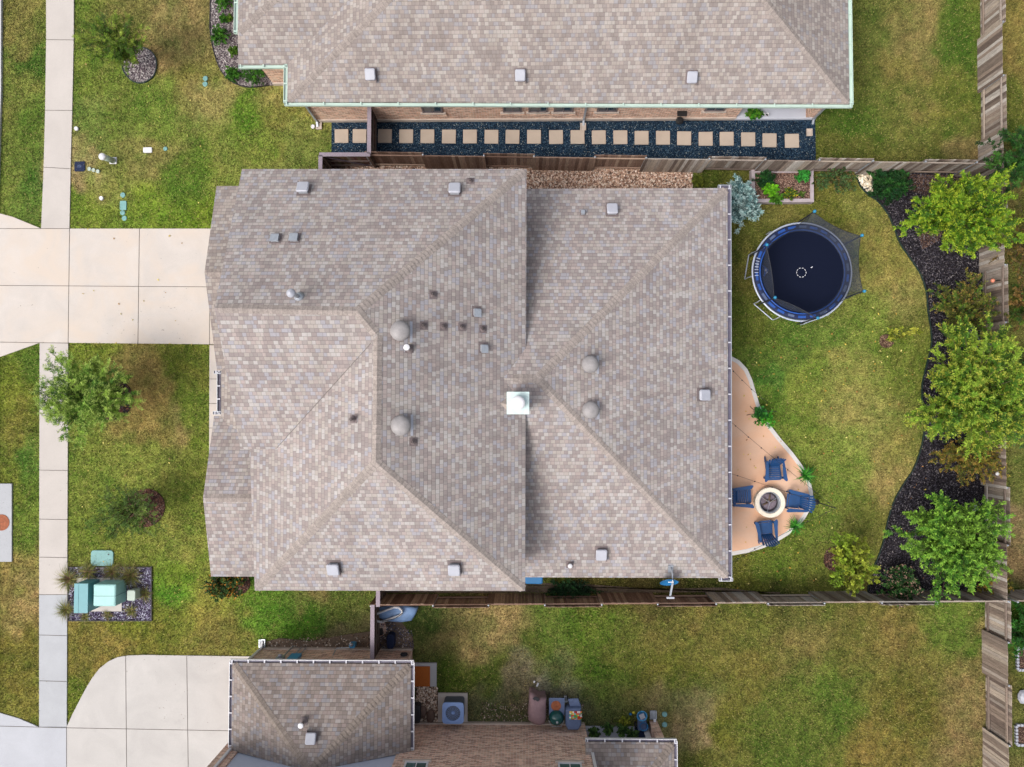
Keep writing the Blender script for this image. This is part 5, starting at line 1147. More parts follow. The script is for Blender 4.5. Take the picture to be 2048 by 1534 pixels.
# ------------------------------------------------------------------ adirondack chairs (built facing -Y)
def adirondack(label, loc, rz):
    t = thing('adirondack_chair', label, 'chair', (0, 0, 0), 'blue garden chairs round the fire pit')
    for k in range(7):
        y = -.42+k*.085; z = .37-max(0, k-.5)*.025 - (.06 if k == 0 else 0)
        MB().box((0, y, z), (.54, .076, .022)).build('seat_slat', 'chair', t)
    # fan shaped back
    n = 7; tilt = math.radians(28)
    for k in range(n):
        u = (k-(n-1)/2)/((n-1)/2); xb, xt = u*.21, u*.33; Lb = .82-.13*u*u; w0, w1 = .068, .088
        up = V3((0, math.sin(tilt), math.cos(tilt))); b = V3((xb, .14, .24)); tpt = V3((xt, .14, .24))+up*Lb; nrm = V3((0, -math.cos(tilt), math.sin(tilt)))*.011
        vs = [b+V3((-w0/2, 0, 0))-nrm, b+V3((w0/2, 0, 0))-nrm, b+V3((w0/2, 0, 0))+nrm, b+V3((-w0/2, 0, 0))+nrm,
              tpt+V3((-w1/2, 0, 0))-nrm, tpt+V3((w1/2, 0, 0))-nrm, tpt+V3((w1/2, 0, 0))+nrm, tpt+V3((-w1/2, 0, 0))+nrm, tpt+V3((0, 0, 0))+up*.04-nrm, tpt+up*.04+nrm]
        MB().add(vs, [[0, 1, 2, 3], [0, 4, 8, 5, 1], [3, 2, 6, 9, 7], [0, 3, 7, 4], [1, 5, 6, 2], [4, 7, 9, 8], [8, 9, 6, 5]]).build('back_slat', 'chair', t)
    MB().box((0, .37, .66), (.62, .03, .07)).build('back_rail', 'chair', t)
    for s in (-1, 1):
        arm = [(-.46, .055), (-.5, .1), (-.49, .15), (-.42, .165), (-.2, .13), (.05, .1), (.3, .07), (.4, .05), (.42, -.0), (.3, -.03), (.0, -.03), (-.3, -.02), (-.42, .0)]
        mb = MB(); mb.prism([(s*(.33+b), a) for a, b in arm], .55, .575); mb.build('armrest', 'chair', t)
        MB().bar((s*.36, -.36, 0), (s*.36, -.36, .55), .03, .1, up=(0, 1, 0)).build('front_leg', 'chair', t)
        MB().bar((s*.29, -.43, .33), (s*.29, .55, .03), .028, .13).build('rear_leg', 'chair', t)
        MB().bar((s*.36, .37, .2), (s*.36, .37, .55), .028, .05, up=(0, 1, 0)).build('arm_support', 'chair', t)
    t['label'] = label; t.location = loc; t.rotation_euler.z = rz; return t
ch1 = adirondack('blue slatted garden chair above the fire pit, facing down towards it', P(1543, 938, .055), math.radians(2))
for px, py, rz, lab in ((1477, 991, 92, 'blue slatted garden chair left of the fire pit, close to the roof gutter'), (1589, 1001, -97, 'blue slatted garden chair right of the fire pit with its back over the border'),
                        (1527, 1060, 187, 'blue slatted garden chair below the fire pit near the white border')):
    c = copy_tree(ch1); c['label'] = lab; c.location = P(px, py, .055); c.rotation_euler.z = math.radians(rz)
# fire pit
fp = P(1535, 1003, .05); g = thing('fire_pit', 'round pale stone fire pit in the middle of the blue chairs', 'fire pit', fp)
MB().lathe(fp, [(.63, 0), (.64, .3), (.655, .33), (.655, .37), (.63, .39), (.5, .39), (.47, .37), (.47, .05)], 40, cap=False).build('ring_wall', 'pit', g)
MB().lathe(fp+V3((0, 0, .04)), [(.465, .27), (.45, .3), (.43, .28), (.42, 0)], 36, cap=False).build('steel_liner', 'galv', g, True)
MB().lathe(fp+V3((0, 0, .06)), [(.42, 0), (.3, .03), (.12, .06), (0, .05)], 24).build('ash_bed', 'ash', g, True)
for a, l, z in ((.3, .3, .16), (1.4, .34, .19), (2.5, .28, .17), (3.6, .3, .18)):
    d_ = V3((math.cos(a), math.sin(a), 0)); MB().tube([fp+d_*l*.2+V3((0, 0, z-.02)), fp+d_*l+V3((0, 0, z))], [.045, .03], 7).build('log', 'bark', g, True)
mb = MB()
for a in (.6, 2.6, 4.4): d_ = V3((math.cos(a), math.sin(a), 0)); mb.bar(fp+V3((0, 0, .33)), fp+d_*.44+V3((0, 0, .33)), .012, .01)
mb.build('grate', 'galv', g)
# potted plants
def potplant(px, py, r, h, potm, cols, n, lab, frond=True, name='potted_plant', z=.05, grp=None, fr=1.0, mat_tip=None):
    c = P(px, py, z); g = thing(name, lab, 'potted plant', c, grp); mb = MB(); pot(mb, c, r, h); mb.build('pot', potm, g, True)
    if frond: strands('leaves', c, n, .6*fr, 1.0, cols, g, .05*fr, int(px), .8, 4, h-.04)
    else:
        q_ = shrub('x', 'x', 'x', (c.x, c.y, h), (c.x, c.y, h+.17*fr), (.24*fr, .24*fr, .18*fr), cols, 22, 5, 12, .07, .045, int(px), .01, .7, 'leaves', stems=False); f_ = q_.children[0]
        f_.data.transform(Matrix.Translation(q_.location-c)); f_.parent = g; bpy.data.objects.remove(q_)
    return g
FER = [C(48,128,34), C(70,150,44), C(36,100,30), C(92,166,60)]
potplant(1606, 949, .14, .3, 'dark', FER, 100, 'dark potted fern on the white border above the right chair', fr=.95)
potplant(1585, 1049, .14, .3, 'dark', FER, 90, 'potted fern on the patio border below the right chair', fr=.85)
potplant(1522, 838, .17, .35, 'terracotta', [C(70,160,40), C(96,184,50), C(50,130,34)], 0, 'bushy bright green potted plant at the patio border', False, fr=1.45)
# plant stand with a hook
hb_ = P(1510, 826, .05); g = thing('hanging_plant', 'green plant in dark basket on a black hook stand at the patio edge', 'potted plant', hb_)
mb = MB(); pot(mb, hb_+V3((0, 0, .25)), .17, .25); mb.build('pot', 'dark', g, True)
mb = MB(); mb.tube([hb_+V3((.1, .08, 0)), hb_+V3((.12, .09, 2.0)), hb_+V3((.16, .09, 2.12)), hb_+V3((.24, .06, 2.1))], .014, 6); mb.build('hook_pole', 'black', g)
for a in (2.2, 3.4, 5.6): d_ = V3((math.cos(a), math.sin(a), 0)); MB().tube([hb_+d_*.12+V3((0, 0, .28)), hb_+d_*.3, hb_+d_*.38+V3((0, 0, .03))], .012, 5).build('foot', 'black', g)
q_ = shrub('x', 'x', 'x', (hb_.x, hb_.y, .45), (hb_.x+.05, hb_.y, .62), (.27, .26, .2), [C(60,140,60), C(80,160,70), C(44,110,44)], 24, 5, 12, .07, .045, 777, .01, .7, 'leaves', stems=False)
f_ = q_.children[0]; f_.data.transform(Matrix.Translation(q_.location-hb_)); f_.parent = g; bpy.data.objects.remove(q_)
# string lights over the patio
pp = P(1633, 1004, 0); g = thing('light_post', 'thin dark post for the string lights at the tip of the patio', 'post', pp)
MB().tube([pp, pp+V3((.0, .0, 2.05))], .022, 8).build('pole', 'black', g); MB().lathe(pp, [(.12, 0), (.12, .03), (.03, .05)], 14).build('base', 'black', g)
def string(name, a, b, n, lab, sag=.22):
    a, b = V3(a), V3(b); pts = [a*(1-t)+b*t-V3((0, 0, sag*4*t*(1-t))) for t in [k/16 for k in range(17)]]
    g = thing(name, lab, 'string lights', a, 'strings of bulbs over the patio'); MB().tube(pts, .007, 5).build('wire', 'black', g)
    for k in range(n):
        t = (k+.5)/n; p = a*(1-t)+b*t-V3((0, 0, sag*4*t*(1-t))); b_ = MB().lathe(p-V3((0, 0, .05)), [(.018, .05), (.018, .02), (.03, 0), (.022, -.03), (0, -.04)], 8).build('bulb', 'dark', g, True)
pt = pp+V3((0, 0, 2.03)); ge = lambda py: P(1459, py, 2.72)
string('string_light', P(1459, 733, 2.72), P(1535, 805, 2.15), 4, 'uppermost string of bulbs from the roof gutter across the narrow patio top')
string('string_light', P(1459, 841, 2.72), pt, 8, 'middle string of bulbs running diagonally from gutter to the patio tip')
string('string_light', P(1459, 946, 2.72), pt, 6, 'string of bulbs passing just above the fire pit')
string('string_light', pt, P(1459, 1128, 2.72), 6, 'lowest string of bulbs from the patio tip past the bottom chair')

# ------------------------------------------------------------------ raised bed
bz = .34; b1_, b2_ = P(1503, 338.5, bz), P(1628, 404, bz); g = thing('raised_bed', 'rectangular grey timber raised bed filled with brown mulch', 'raised bed', ((b1_.x+b2_.x)/2, (b1_.y+b2_.y)/2, 0)); t_ = .15
for a_, b_ in (((b1_.x, b1_.y-t_/2), (b2_.x, b1_.y-t_/2)), ((b1_.x, b2_.y+t_/2), (b2_.x, b2_.y+t_/2))): MB().bar((*a_, bz/2), (*b_, bz/2), t_, bz).build('timber', 'bed_wood', g)
for x_ in (b1_.x+t_/2, b2_.x-t_/2): MB().bar((x_, b1_.y-t_-.002, bz/2), (x_, b2_.y+t_+.002, bz/2), t_, bz-.01).build('timber', 'bed_wood', g)
MB().box(((b1_.x+b2_.x)/2, (b1_.y+b2_.y)/2, .14), (b2_.x-b1_.x-2*t_-.01, b1_.y-b2_.y-2*t_-.01, .26)).build('soil', 'mulch_br', g)
ip = [(b1_.x+t_, b1_.y-t_), (b2_.x-t_, b1_.y-t_), (b2_.x-t_, b2_.y+t_), (b1_.x+t_, b2_.y+t_)]
chips('bark_mulch', ip, 1500, [C(150,120,106), C(100,74,66), C(120,92,80), C(172,146,130)], .06, .022, .285, 27)

# ------------------------------------------------------------------ utility boxes
pad = PP([(155, 1155), (245, 1155), (245, 1222), (155, 1222)]); o = MB().prism([(p.x, p.y) for p in pad], -.1, .07).build('concrete_pad', 'walk'); tag(rebase(o, (pad[0]+pad[2])/2*1), 'square concrete pad under the two green utility cabinets', 'concrete pad')
def cab(px0, py0, px1, py1, h): a = P(px0, py0, h); b = P(px1, py1, h); return (a.x+b.x)/2, (a.y+b.y)/2, b.x-a.x, a.y-b.y
x_, y_, sx_, sy_ = cab(149, 1167, 175.5, 1226, .95); g = thing('utility_cabinet', 'narrow tall teal utility cabinet at the left of the concrete pad', 'utility cabinet', (x_, y_, .0))
MB().box((x_, y_, .5), (sx_-.03, sy_-.03, .88)).build('body', 'teal_box', g); xx = x_-sx_/2+.33*sx_
MB().box(((x_-sx_/2+xx-.006)/2, y_, .95), (xx-.006-(x_-sx_/2), sy_, .03)).build('lid_flap', 'teal_box', g); MB().box(((xx+.006+x_+sx_/2)/2, y_, .95), (x_+sx_/2-xx-.006, sy_, .03)).build('lid', 'teal_box', g)
x_, y_, sx_, sy_ = cab(186.5, 1169, 230.5, 1213, .95); g = thing('transformer', 'mint green pad mounted transformer box beside the narrow cabinet', 'transformer', (x_, y_, .0))
MB().rbox((x_+.0, y_, 0), sx_, sy_, .07, .93, .05, chamf=.03).build('body', 'mint_box', g); MB().box((x_, y_-.03, .5), (sx_+.012, .012, .86)).build('door_seam', 'dark', g)
MB().box((x_, y_+.0, .933), (sx_-.12, sy_-.12, .012)).build('lid', 'mint_box', g); MB().box((x_, y_-.03, .941), (sx_-.14, .012, .004)).build('lid_seam', 'dark', g)
x_, y_, sx_, sy_ = cab(254, 1180.5, 270.5, 1201.5, .55); g = thing('utility_pedestal', 'small pale green pedestal box right of the transformer', 'utility box', (x_, y_, 0))
MB().rbox((x_, y_, 0), sx_-.03, sy_-.03, 0, .5, .05).build('body', 'palegreen', g); MB().rbox((x_, y_, 0), sx_, sy_, .5, .56, .07, chamf=.02).build('cap', 'palegreen', g)
x_, y_, sx_, sy_ = cab(181.5, 1100.5, 226, 1132, .04); g = thing('handhole_cover', 'large rounded teal utility lid in the grass above the grass clumps', 'utility lid', (x_, y_, 0))
MB().rbox((x_, y_, 0), sx_, sy_, -.05, .04, .14, chamf=.015).build('lid', 'teal', g); MB().lathe((x_+.3, y_+.16, .041), [(.035, 0), (0, .001)], 12).build('lift_hole', 'dark', g)
for k in (-.22, .2): MB().box((x_-.03, y_+k, .042), (.28, .025, .006)).build('raised_rib', 'teal', g)
NOGRASS_LATE = 1
# water meter and other lids
def disc(name, px, py, r, mat, lab, cat, h=.03, grp=None):
    c = P(px, py, 0); g = MB().lathe(c, [(r*1.05, -.05), (r*1.05, h*.6), (r*.9, h), (r*.75, h*.9), (0, h*1.0)], 20).build(name, mat, None, True); tag(rebase(g, c), lab, cat, grp); return g
c = P(160, 333, 0); g = thing('meter_box', 'square navy water meter lid beside the sidewalk', 'utility lid', c)
MB().rbox(c, .48, .45, -.05, .035, .05, chamf=.01).build('lid', 'navy', g); 
for k, (dx_, dy_, w_, h_) in enumerate(((0, .05, .16, .025), (-.07, 0, .025, .12), (.07, .02, .025, .08), (.02, -.03, .1, .025))): MB().box(c+V3((dx_, dy_, .037)), (w_, h_, .006)).build('lid_mark', 'bluegrey', g)
for i, (px, py) in enumerate(((179.5, 338), (188, 340.5), (196.5, 343))): disc('irrigation_cap', px, py, .085, 'palegreen', '%s pale green valve cap beside the navy meter lid' % ('nearest', 'middle', 'farthest')[i], 'valve cap', .06, 'pale green valve caps by the meter lid')
disc('cleanout_cap', 154, 258, .09, 'white', 'small white cap close to the upper sidewalk edge', 'utility cap', .1)
disc('cleanout_cap', 204, 397, .09, 'white', 'small white cap in the grass left of the teal valve box', 'utility cap', .1)
disc('cleanout_cap', 626.5, 254, .09, 'white', 'small white cap beside the upper left splash block', 'utility cap', .1)
c = P(296, 300.5, 0); o = MB().rbox(c, .4, .24, -.05, .06, .03, chamf=.012).build('meter_box', 'white'); tag(rebase(o, c), 'small rectangular white utility lid in the upper front lawn', 'utility lid')
disc('irrigation_cap', 331, 297.5, .09, 'teal', 'small teal round cap right of the rectangular white lid', 'irrigation cap')
for px, py, lab in ((411, 157, 'upper teal cap of the pair near the grey mulch bed'), (410.5, 168, 'lower teal cap of the pair near the grey mulch bed'), (246, 390, 'round teal cap above the small teal valve box'), (245.5, 425.5, 'round teal cap directly below the small teal valve box'),
                    (249, 436.5, 'lowest round teal cap, just above the pale driveway'), (1329, 1428.5, 'upper round teal cap right of the lower porch column'), (1329, 1449, 'lower round teal cap right of the lower porch column')):
    disc('irrigation_cap', px, py, .11, 'teal', lab, 'irrigation cap', .03)
c = P(247, 411, 0); o = MB().rbox(c, .3, .42, -.05, .04, .04, chamf=.012).build('valve_box', 'teal'); tag(rebase(o, c), 'small rectangular teal valve box above the pale driveway', 'utility lid')
# cable pedestal
c = P(227, 321.5, 0); tpv = P(203, 315.5, .95); g = thing('cable_pedestal', 'grey green cable pedestal post with white round top in the front lawn', 'utility post', c)
MB().box(c+V3((0, 0, .02)), (.32, .3, .05)).build('base', 'white', g); tt_ = V3((tpv.x*.6+c.x*.4, tpv.y*.6+c.y*.4, .9))
MB().tube([c, tt_], [.13, .13], 18).build('post', 'palegreen', g, True); MB().lathe(tt_, [(.15, -.06), (.16, 0), (.13, .06), (.06, .09), (0, .1)], 20).build('dome_cap', 'white', g, True)
# storm inlet with manhole
sl_ = PP([(-22, 967), (25, 967), (25, 1123), (-22, 1123)]); o = MB().prism([(p.x, p.y) for p in sl_], -.1, .06).build('storm_inlet_slab', 'walk_g'); tag(rebase(o, sl_[1]), 'pale concrete storm drain slab at the left edge', 'concrete slab')
c = P(3, 1045, .062); g = MB().lathe(c, [(.36, -.02), (.36, .012), (.33, .018), (.31, .01), (.12, .014), (.1, .02), (0, .02)], 28).build('manhole_cover', 'rust'); tag(rebase(g, c), 'rusty round manhole cover on the pale slab at the left edge', 'manhole cover')

chips('fallen_leaves', W2([(1462, 700), (1850, 560), (1850, 1180), (1462, 1180)]), 190, [C(214,190,90), C(190,150,70), C(170,120,70), C(226,210,130)], .055, .035, .06, 66)
chips('fallen_leaves', W2([(150, 20), (420, 20), (420, 1300), (150, 1300)]), 90, [C(204,190,110), C(180,160,90), C(160,130,90)], .06, .04, .05, 67)
# ------------------------------------------------------------------ satellite dish on the main house eave
p, n = on(1341, 1137, 'rS', 0); g = thing('satellite_dish', 'blue satellite dish on a bracket at the lower eave of the middle house', 'satellite dish', p)
obm = MB(); obox(obm, p, frame_of(n), (0, 0, .03), (.2, .32, .03)); obm.build('mount_plate', 'galv', g)
top_ = p+V3((0, -.12, .35)); MB().tube([p+V3((0, .1, .03)), top_, p+V3((0, -.5, .45))], .03, 8).build('mast', 'galv', g, True)
dc = P(1338, 1163, 3.15); ax = V3((.02, -.85, .5)).normalized(); q_ = ax.to_track_quat('Z', 'X').to_matrix()
MB().lathe(dc, [(0, -.06), (.2, -.035), (.36, .035), (.365, .05), (.36, .045), (.2, -.02), (0, -.045)], 30, axis=q_, sx=1.0, sy=1.0).build('dish', 'dishblue', g, True)
MB().box(dc+V3((0, .06, .36)), (.22, .03, .025)).build('rim_mark', 'white', g)
for dx_ in (-.2, .2): MB().bar(dc+V3((dx_*.9, 0, -.1)), dc+V3((dx_*.2, -.62, -.12)), .02, .02)
MB().bar(p+V3((.02, -.5, .3)), dc+V3((.08, -.62, -.2)), .07, .05).build('arm', 'galv', g)
MB().box(dc+V3((.08, -.68, -.16)), (.3, .07, .09)).build('receiver', 'vent_white', g)
c = P(1068, 1156.5, .9); o = MB().rbox(V3((c.x, c.y, 0)), .75, .5, 0, .9, .08, chamf=.03).build('storage_bin', 'dishblue'); tag(rebase(o, (c.x, c.y, 0)), 'blue bin peeking out under the lower eave of the middle house', 'bin')

# ------------------------------------------------------------------ lower house yard
c = P(852, 1350, 0); st = thing('door_step', 'concrete step against the right side of the lower garage', 'step', c)
s1_, s2_ = P(826, 1326, .1), P(873, 1373, .1); MB().box(((s1_.x+s2_.x)/2, (s1_.y+s2_.y)/2, .05), (s2_.x-s1_.x, s1_.y-s2_.y, .12)).build('slab', 'walk_g', st)
m1, m2_ = P(826, 1332, .12), P(860, 1373.5, .12); o = MB().box(((m1.x+m2_.x)/2, (m1.y+m2_.y)/2, .122), (m2_.x-m1.x, m1.y-m2_.y-.02, .02)).build('door_mat', 'mat_or'); tag(rebase(o, (m2_.x-.3, m1.y-.4, .11)), 'orange brown door mat on the concrete step', 'door mat')
# AC unit
a1_, a2_ = P(876, 1386, .06), P(935, 1446, .06); o = MB().box(((a1_.x+a2_.x)/2, (a1_.y+a2_.y)/2, .03), (a2_.x-a1_.x, a1_.y-a2_.y, .08)).build('concrete_pad', 'walk'); tag(rebase(o, ((a1_.x+a2_.x)/2, (a1_.y+a2_.y)/2, 0)), 'concrete pad under the air conditioner', 'concrete pad')
h_ = .85; x_, y_, sx_, sy_ = cab(884.5, 1405, 927.5, 1448, h_); g = thing('air_conditioner', 'square blue grey air conditioner with round fan grille', 'air conditioner', (x_, y_, .07))
MB().rbox((x_, y_, 0), sx_-.06, sy_-.06, .07, h_-.06, .1).build('body', 'acbody', g)
mb = MB(); n_s = 32; rr_ = .32; sq = []
for k in range(n_s):
    a = 2*math.pi*k/n_s; m_ = max(abs(math.cos(a)), abs(math.sin(a))); sq.append((math.cos(a)/m_*sx_/2*(1-.08*(m_ < .76)), math.sin(a)/m_*sy_/2*(1-.08*(m_ < .76))))
vs = [(x_+a, y_+b, h_) for a, b in sq]+[(x_+rr_*math.cos(2*math.pi*k/n_s), y_+rr_*math.sin(2*math.pi*k/n_s), h_) for k in range(n_s)]+[(x_+a, y_+b, h_-.07) for a, b in sq]+[(x_+rr_*math.cos(2*math.pi*k/n_s), y_+rr_*math.sin(2*math.pi*k/n_s), h_-.16) for k in range(n_s)]
fs = []
for k in range(n_s): j = (k+1) % n_s; fs += [[k, j, n_s+j, n_s+k], [k, 2*n_s+k, 2*n_s+j, j], [n_s+k, n_s+j, 3*n_s+j, 3*n_s+k]]
mb.add(vs, fs).build('top_panel', 'acblue', g); MB().lathe((x_, y_, h_-.15), [(rr_, 0), (0, -.005)], 24).build('fan_well', 'dark', g)
for k in range(4):
    a = k*math.pi/2+.5; vs = [V3((x_+math.cos(a+b)*r, y_+math.sin(a+b)*r, h_-.11+zz_)) for r, b, zz_ in ((.06, -.3, 0), (.29, -.42, -.02), (.29, .3, .03), (.06, .3, .02))]; MB().add(vs, [[0, 1, 2, 3]]).build('fan_blade', 'vent_white' if k == 1 else 'galv', g)
MB().lathe((x_, y_, h_-.05), [(.08, 0), (.07, .03), (0, .035)], 16).build('fan_hub', 'acblue', g, True)
mb = MB()
for k in range(18): a = k*math.pi/9; mb.bar((x_+.07*math.cos(a), y_+.07*math.sin(a), h_-.02), (x_+rr_*math.cos(a), y_+rr_*math.sin(a), h_-.005), .008, .008)
for r in (.14, .2, .26, .31): ring(mb, V3((x_, y_, h_-.01)), r, .004, 24, 4)
mb.build('fan_grille', 'acblue', g)
# covered grill
def loft(rings, name, mat, parent, smooth=True):
    mb = MB(); n = len(rings[0]); vs = [v for r in rings for v in r]; fs = []
    for j in range(len(rings)-1):
        for i in range(n): fs.append([j*n+i, j*n+(i+1) % n, (j+1)*n+(i+1) % n, (j+1)*n+i])
    fs.append([(len(rings)-1)*n+i for i in range(n)]); return mb.add(vs, fs).build(name, mat, parent, smooth)
def outline(pts, z, top, k=1.0, jit=0): 
    c = P(sum(p[0] for p in pts)/len(pts), sum(p[1] for p in pts)/len(pts), top); out = []
    for i, p in enumerate(pts): w = P(p[0], p[1], top); out.append(V3((c.x+(w.x-c.x)*k+R.uniform(-jit, jit), c.y+(w.y-c.y)*k+R.uniform(-jit, jit), z+R.uniform(-jit, jit)*.6)))
    return out
cvp = [(1060, 1388), (1066, 1387), (1078, 1397), (1093, 1396), (1093, 1408), (1092, 1440), (1090, 1452), (1079, 1456), (1066, 1453), (1056, 1441), (1057, 1420), (1057, 1400)]
c = P(1075, 1420, 0); g = thing('covered_grill', 'barbecue grill under a crumpled mauve brown cover', 'grill', c)
loft([outline(cvp, .05, .9, .96, .03), outline(cvp, .35, .95, .93, .05), outline(cvp, .7, 1.0, .97, .05), outline(cvp, .93, 1.05, .96, .03), outline(cvp, 1.04, 1.05, .78, .04), outline(cvp, 1.1, 1.05, .4, .03), outline(cvp, 1.12, 1.05, .08, .01)], 'cover', 'cover', g)
c = P(1072, 1398, 1.0); MB().lathe(c, [(.09, 0), (.11, .03), (.1, .05)], 12, sx=1.4).build('cover_fold', 'dark', g)
# kettle cooker on a cart
c = P(1112, 1420, 0); g = thing('kettle_grill', 'dark green domed barbecue on a rusty topped black cart', 'grill', c)
t1_, t2_ = P(1098, 1396, .8), P(1129, 1430, .8); MB().box(((t1_.x+t2_.x)/2, (t1_.y+t2_.y)/2, .78), (t2_.x-t1_.x, t1_.y-t2_.y, .05)).build('side_table', 'bluegrey', g)
tcx, tcy = (t1_.x+t2_.x)/2, (t1_.y+t2_.y)/2
MB().lathe((tcx-.03, tcy+.03, .806), [(.22, -.01), (.21, .012), (.05, .016), (0, .016)], 20).build('rusty_plate', 'rust', g)
for sx in (-1, 1):
    for sy in (-1, 1): MB().tube([(tcx+sx*.3, tcy+sy*.32, 0), (tcx+sx*.3, tcy+sy*.32, .76)], .018, 6).build('leg', 'black', g)
kc = P(1113, 1438, .95); MB().lathe((kc.x, kc.y, .5), [(.1, 0), (.24, .08), (.31, .22), (.32, .32), (.31, .34), (.28, .46), (.2, .55), (.08, .6), (0, .605)], 28).build('kettle', 'green_e', g, True)
MB().lathe((kc.x+.02, kc.y-.08, 1.08), [(.05, 0), (.05, .03), (0, .035)], 12).build('air_vent', 'galv', g); MB().tube([(kc.x-.33, kc.y-.1, .86), (kc.x-.2, kc.y-.36, .86), (kc.x+.2, kc.y-.36, .86), (kc.x+.33, kc.y-.1, .86)], .014, 6).build('handle', 'galv', g)
for sx in (-1, 1): MB().tube([(kc.x+sx*.2, kc.y-.15, .02), (kc.x+sx*.14, kc.y-.05, .56)], .02, 6).build('leg', 'black', g)
c = P(1131, 1394, 0); g = thing('bucket', 'small clear bucket with white handle beside the black cart', 'bucket', c); MB().lathe(c, [(.1, 0), (.13, .28), (.125, .28), (.1, .03), (0, .03)], 18).build('pail', 'galv', g, True); MB().tube([c+V3((-.13, 0, .26)), c+V3((-.1, .12, .3)), c+V3((.03, .14, .3))], .012, 6).build('handle', 'white', g)
# deck boxes with bag
g1_ = P(1148, 1425, 0); g = thing('pellet_smoker', 'grey blue smoker grill with a folded shelf near the porch', 'grill', g1_)
bx1 = [(1136, 1398), (1156, 1397), (1163, 1415), (1141, 1416)]; bx2 = [(1137, 1416), (1163, 1415), (1163, 1452), (1157, 1461), (1136, 1461), (1131, 1452), (1131, 1420)]
mb = MB(); mb.prism([(P(a, b, .8).x, P(a, b, .8).y) for a, b in bx1], .74, .8); mb.build('side_shelf', 'bluegrey', g)
loft([outline(bx2, .45, 1.0, .98), outline(bx2, .85, 1.0, 1.0), outline(bx2, 1.0, 1.0, .94), outline(bx2, 1.05, 1.0, .8)], 'barrel', 'bluegrey', g, False)
for px, py in ((1136, 1401), (1158, 1401), (1135, 1455), (1158, 1455)): a = P(px, py, .7); MB().tube([(a.x, a.y, 0), (a.x, a.y, .5 if py > 1420 else .75)], .02, 6).build('leg', 'black', g)
a, b = P(1139, 1424, 1.15), P(1164, 1441, 1.15); mb = MB(); nx2, ny2 = 8, 6; vs = []; rng = np.random.default_rng(4)
for j in range(ny2+1):
    for i in range(nx2+1):
        u, v = i/nx2, j/ny2; e = min(u, 1-u, v, 1-v)*2; vs.append((a.x+(b.x-a.x)*u, a.y+(b.y-a.y)*v, 1.055+.09*min(1, e*1.6)**.5+rng.random()*.015))
pal = [C(206,70,40), C(232,180,60), C(80,190,190), C(220,110,50), C(90,160,70), C(240,230,220), C(180,40,50)]
for j in range(ny2):
    for i in range(nx2):
        ed = i in (0, nx2-1) or j in (0, ny2-1); cl = (pal[5] if ed and rng.random() < .35 else pal[[0, 3, 1, 2, 4, 0, 6][int(rng.integers(0, 7))]])[:3]
        mb.add([vs[j*(nx2+1)+i], vs[(j+1)*(nx2+1)+i], vs[(j+1)*(nx2+1)+i+1], vs[j*(nx2+1)+i+1]], [[0, 1, 2, 3]], cl)
o = mb.build('charcoal_bag', 'bag_r', None, True); tag(rebase(o, ((a.x+b.x)/2, (a.y+b.y)/2, 1.055)), 'bright red and yellow printed bag lying on the grey blue smoker', 'bag')
# boulders / sacks next to the AC
for px, py, r, lab in ((846, 1422, .22, 'brown rounded sack lying on gravel left of the air conditioner'), (862, 1430, .25, 'darker brown rounded sack beside the air conditioner pad')):
    c = P(px, py, 0); b_ = MB().lathe(c, [(r*.8, 0), (r, r*.4), (r*.85, r*.8), (r*.4, r*1.05), (0, r*1.1)], 12, sx=.8, sy=1.25).build('sack', 'boulder', None, True)
    for v in b_.data.vertices: v.co += V3((R.uniform(-.02, .02), R.uniform(-.02, .02), R.uniform(-.015, .015)))
    tag(rebase(b_, c), lab, 'sack')
c = P(834, 1427, .4); o = MB().rbox(V3((c.x, c.y, 0)), .3, .75, 0, .55, .1, chamf=.05).build('black_bin', 'dark'); tag(rebase(o, (c.x, c.y, 0)), 'black bin under the right eave of the lower garage', 'bin')
# porch: pots, table, mower
for i, (px, py, r, lab) in enumerate(((1187, 1459, .13, 'leftmost vining plant in dark pot on the lower porch slab'), (1214, 1452, .13, 'second potted vine on the lower porch slab'), (1243, 1455, .14, 'third leafy potted vine on the lower porch slab'), (1262, 1462, .13, 'rightmost leafy potted vine next to the dark tub'))):
    potplant(px, py, r, .25, 'dark', [C(84,124,60), C(60,96,48), C(110,146,74)], 0, lab, False, z=.13, grp='potted vines on the lower porch', fr=.95)
c = P(1247, 1440, 0); shrub('weeds', 'yellow weeds growing at the edge of the lower porch slab', 'plant', c, (c.x, c.y, .15), (.32, .18, .14), G_yel, 14, 4, 9, .07, .04, 321, .01, .7, stems=False)
c = P(1285, 1445, 0); g = thing('garden_cart', 'blue garden cart with tubs beside the lower porch column', 'cart', c)
t_a, t_b = P(1276, 1434, .5), P(1293, 1462, .5); mb = MB(); mb.rbox(((t_a.x+t_b.x)/2, (t_a.y+t_b.y)/2, 0), t_b.x-t_a.x, t_a.y-t_b.y, .25, .48, .05, chamf=.01); mb.build('tray', 'bluegrey', g)
c2 = P(1284, 1432, .6); MB().lathe(c2-V3((0, 0, .15)), [(.16, 0), (.22, .15), (.23, .17), (.2, .17), (.15, .03), (0, .03)], 20).build('tub', 'skyblue', g, True); MB().box(c2+V3((0, 0, .03)), (.22, .2, .06), .4).build('bag', 'vent_white', g)
MB().box(P(1284, 1439, .52), (.26, .07, .05), .1).build('red_handle', 'red', g); c3 = P(1288, 1454, .55); MB().lathe(c3-V3((0, 0, .18)), [(.14, 0), (.19, .18), (.17, .18), (.12, .03), (0, .03)], 20).build('bucket', 'dishblue', g, True)
for sx in (-1, 1): MB().lathe(((t_a.x+t_b.x)/2+sx*.24, t_b.y+.1, .15), [(.15, -.03), (.15, .03), (.05, .04), (0, .04)], 18, axis=Matrix.Rotation(math.pi/2, 3, 'Y')).build('wheel', 'black', g)
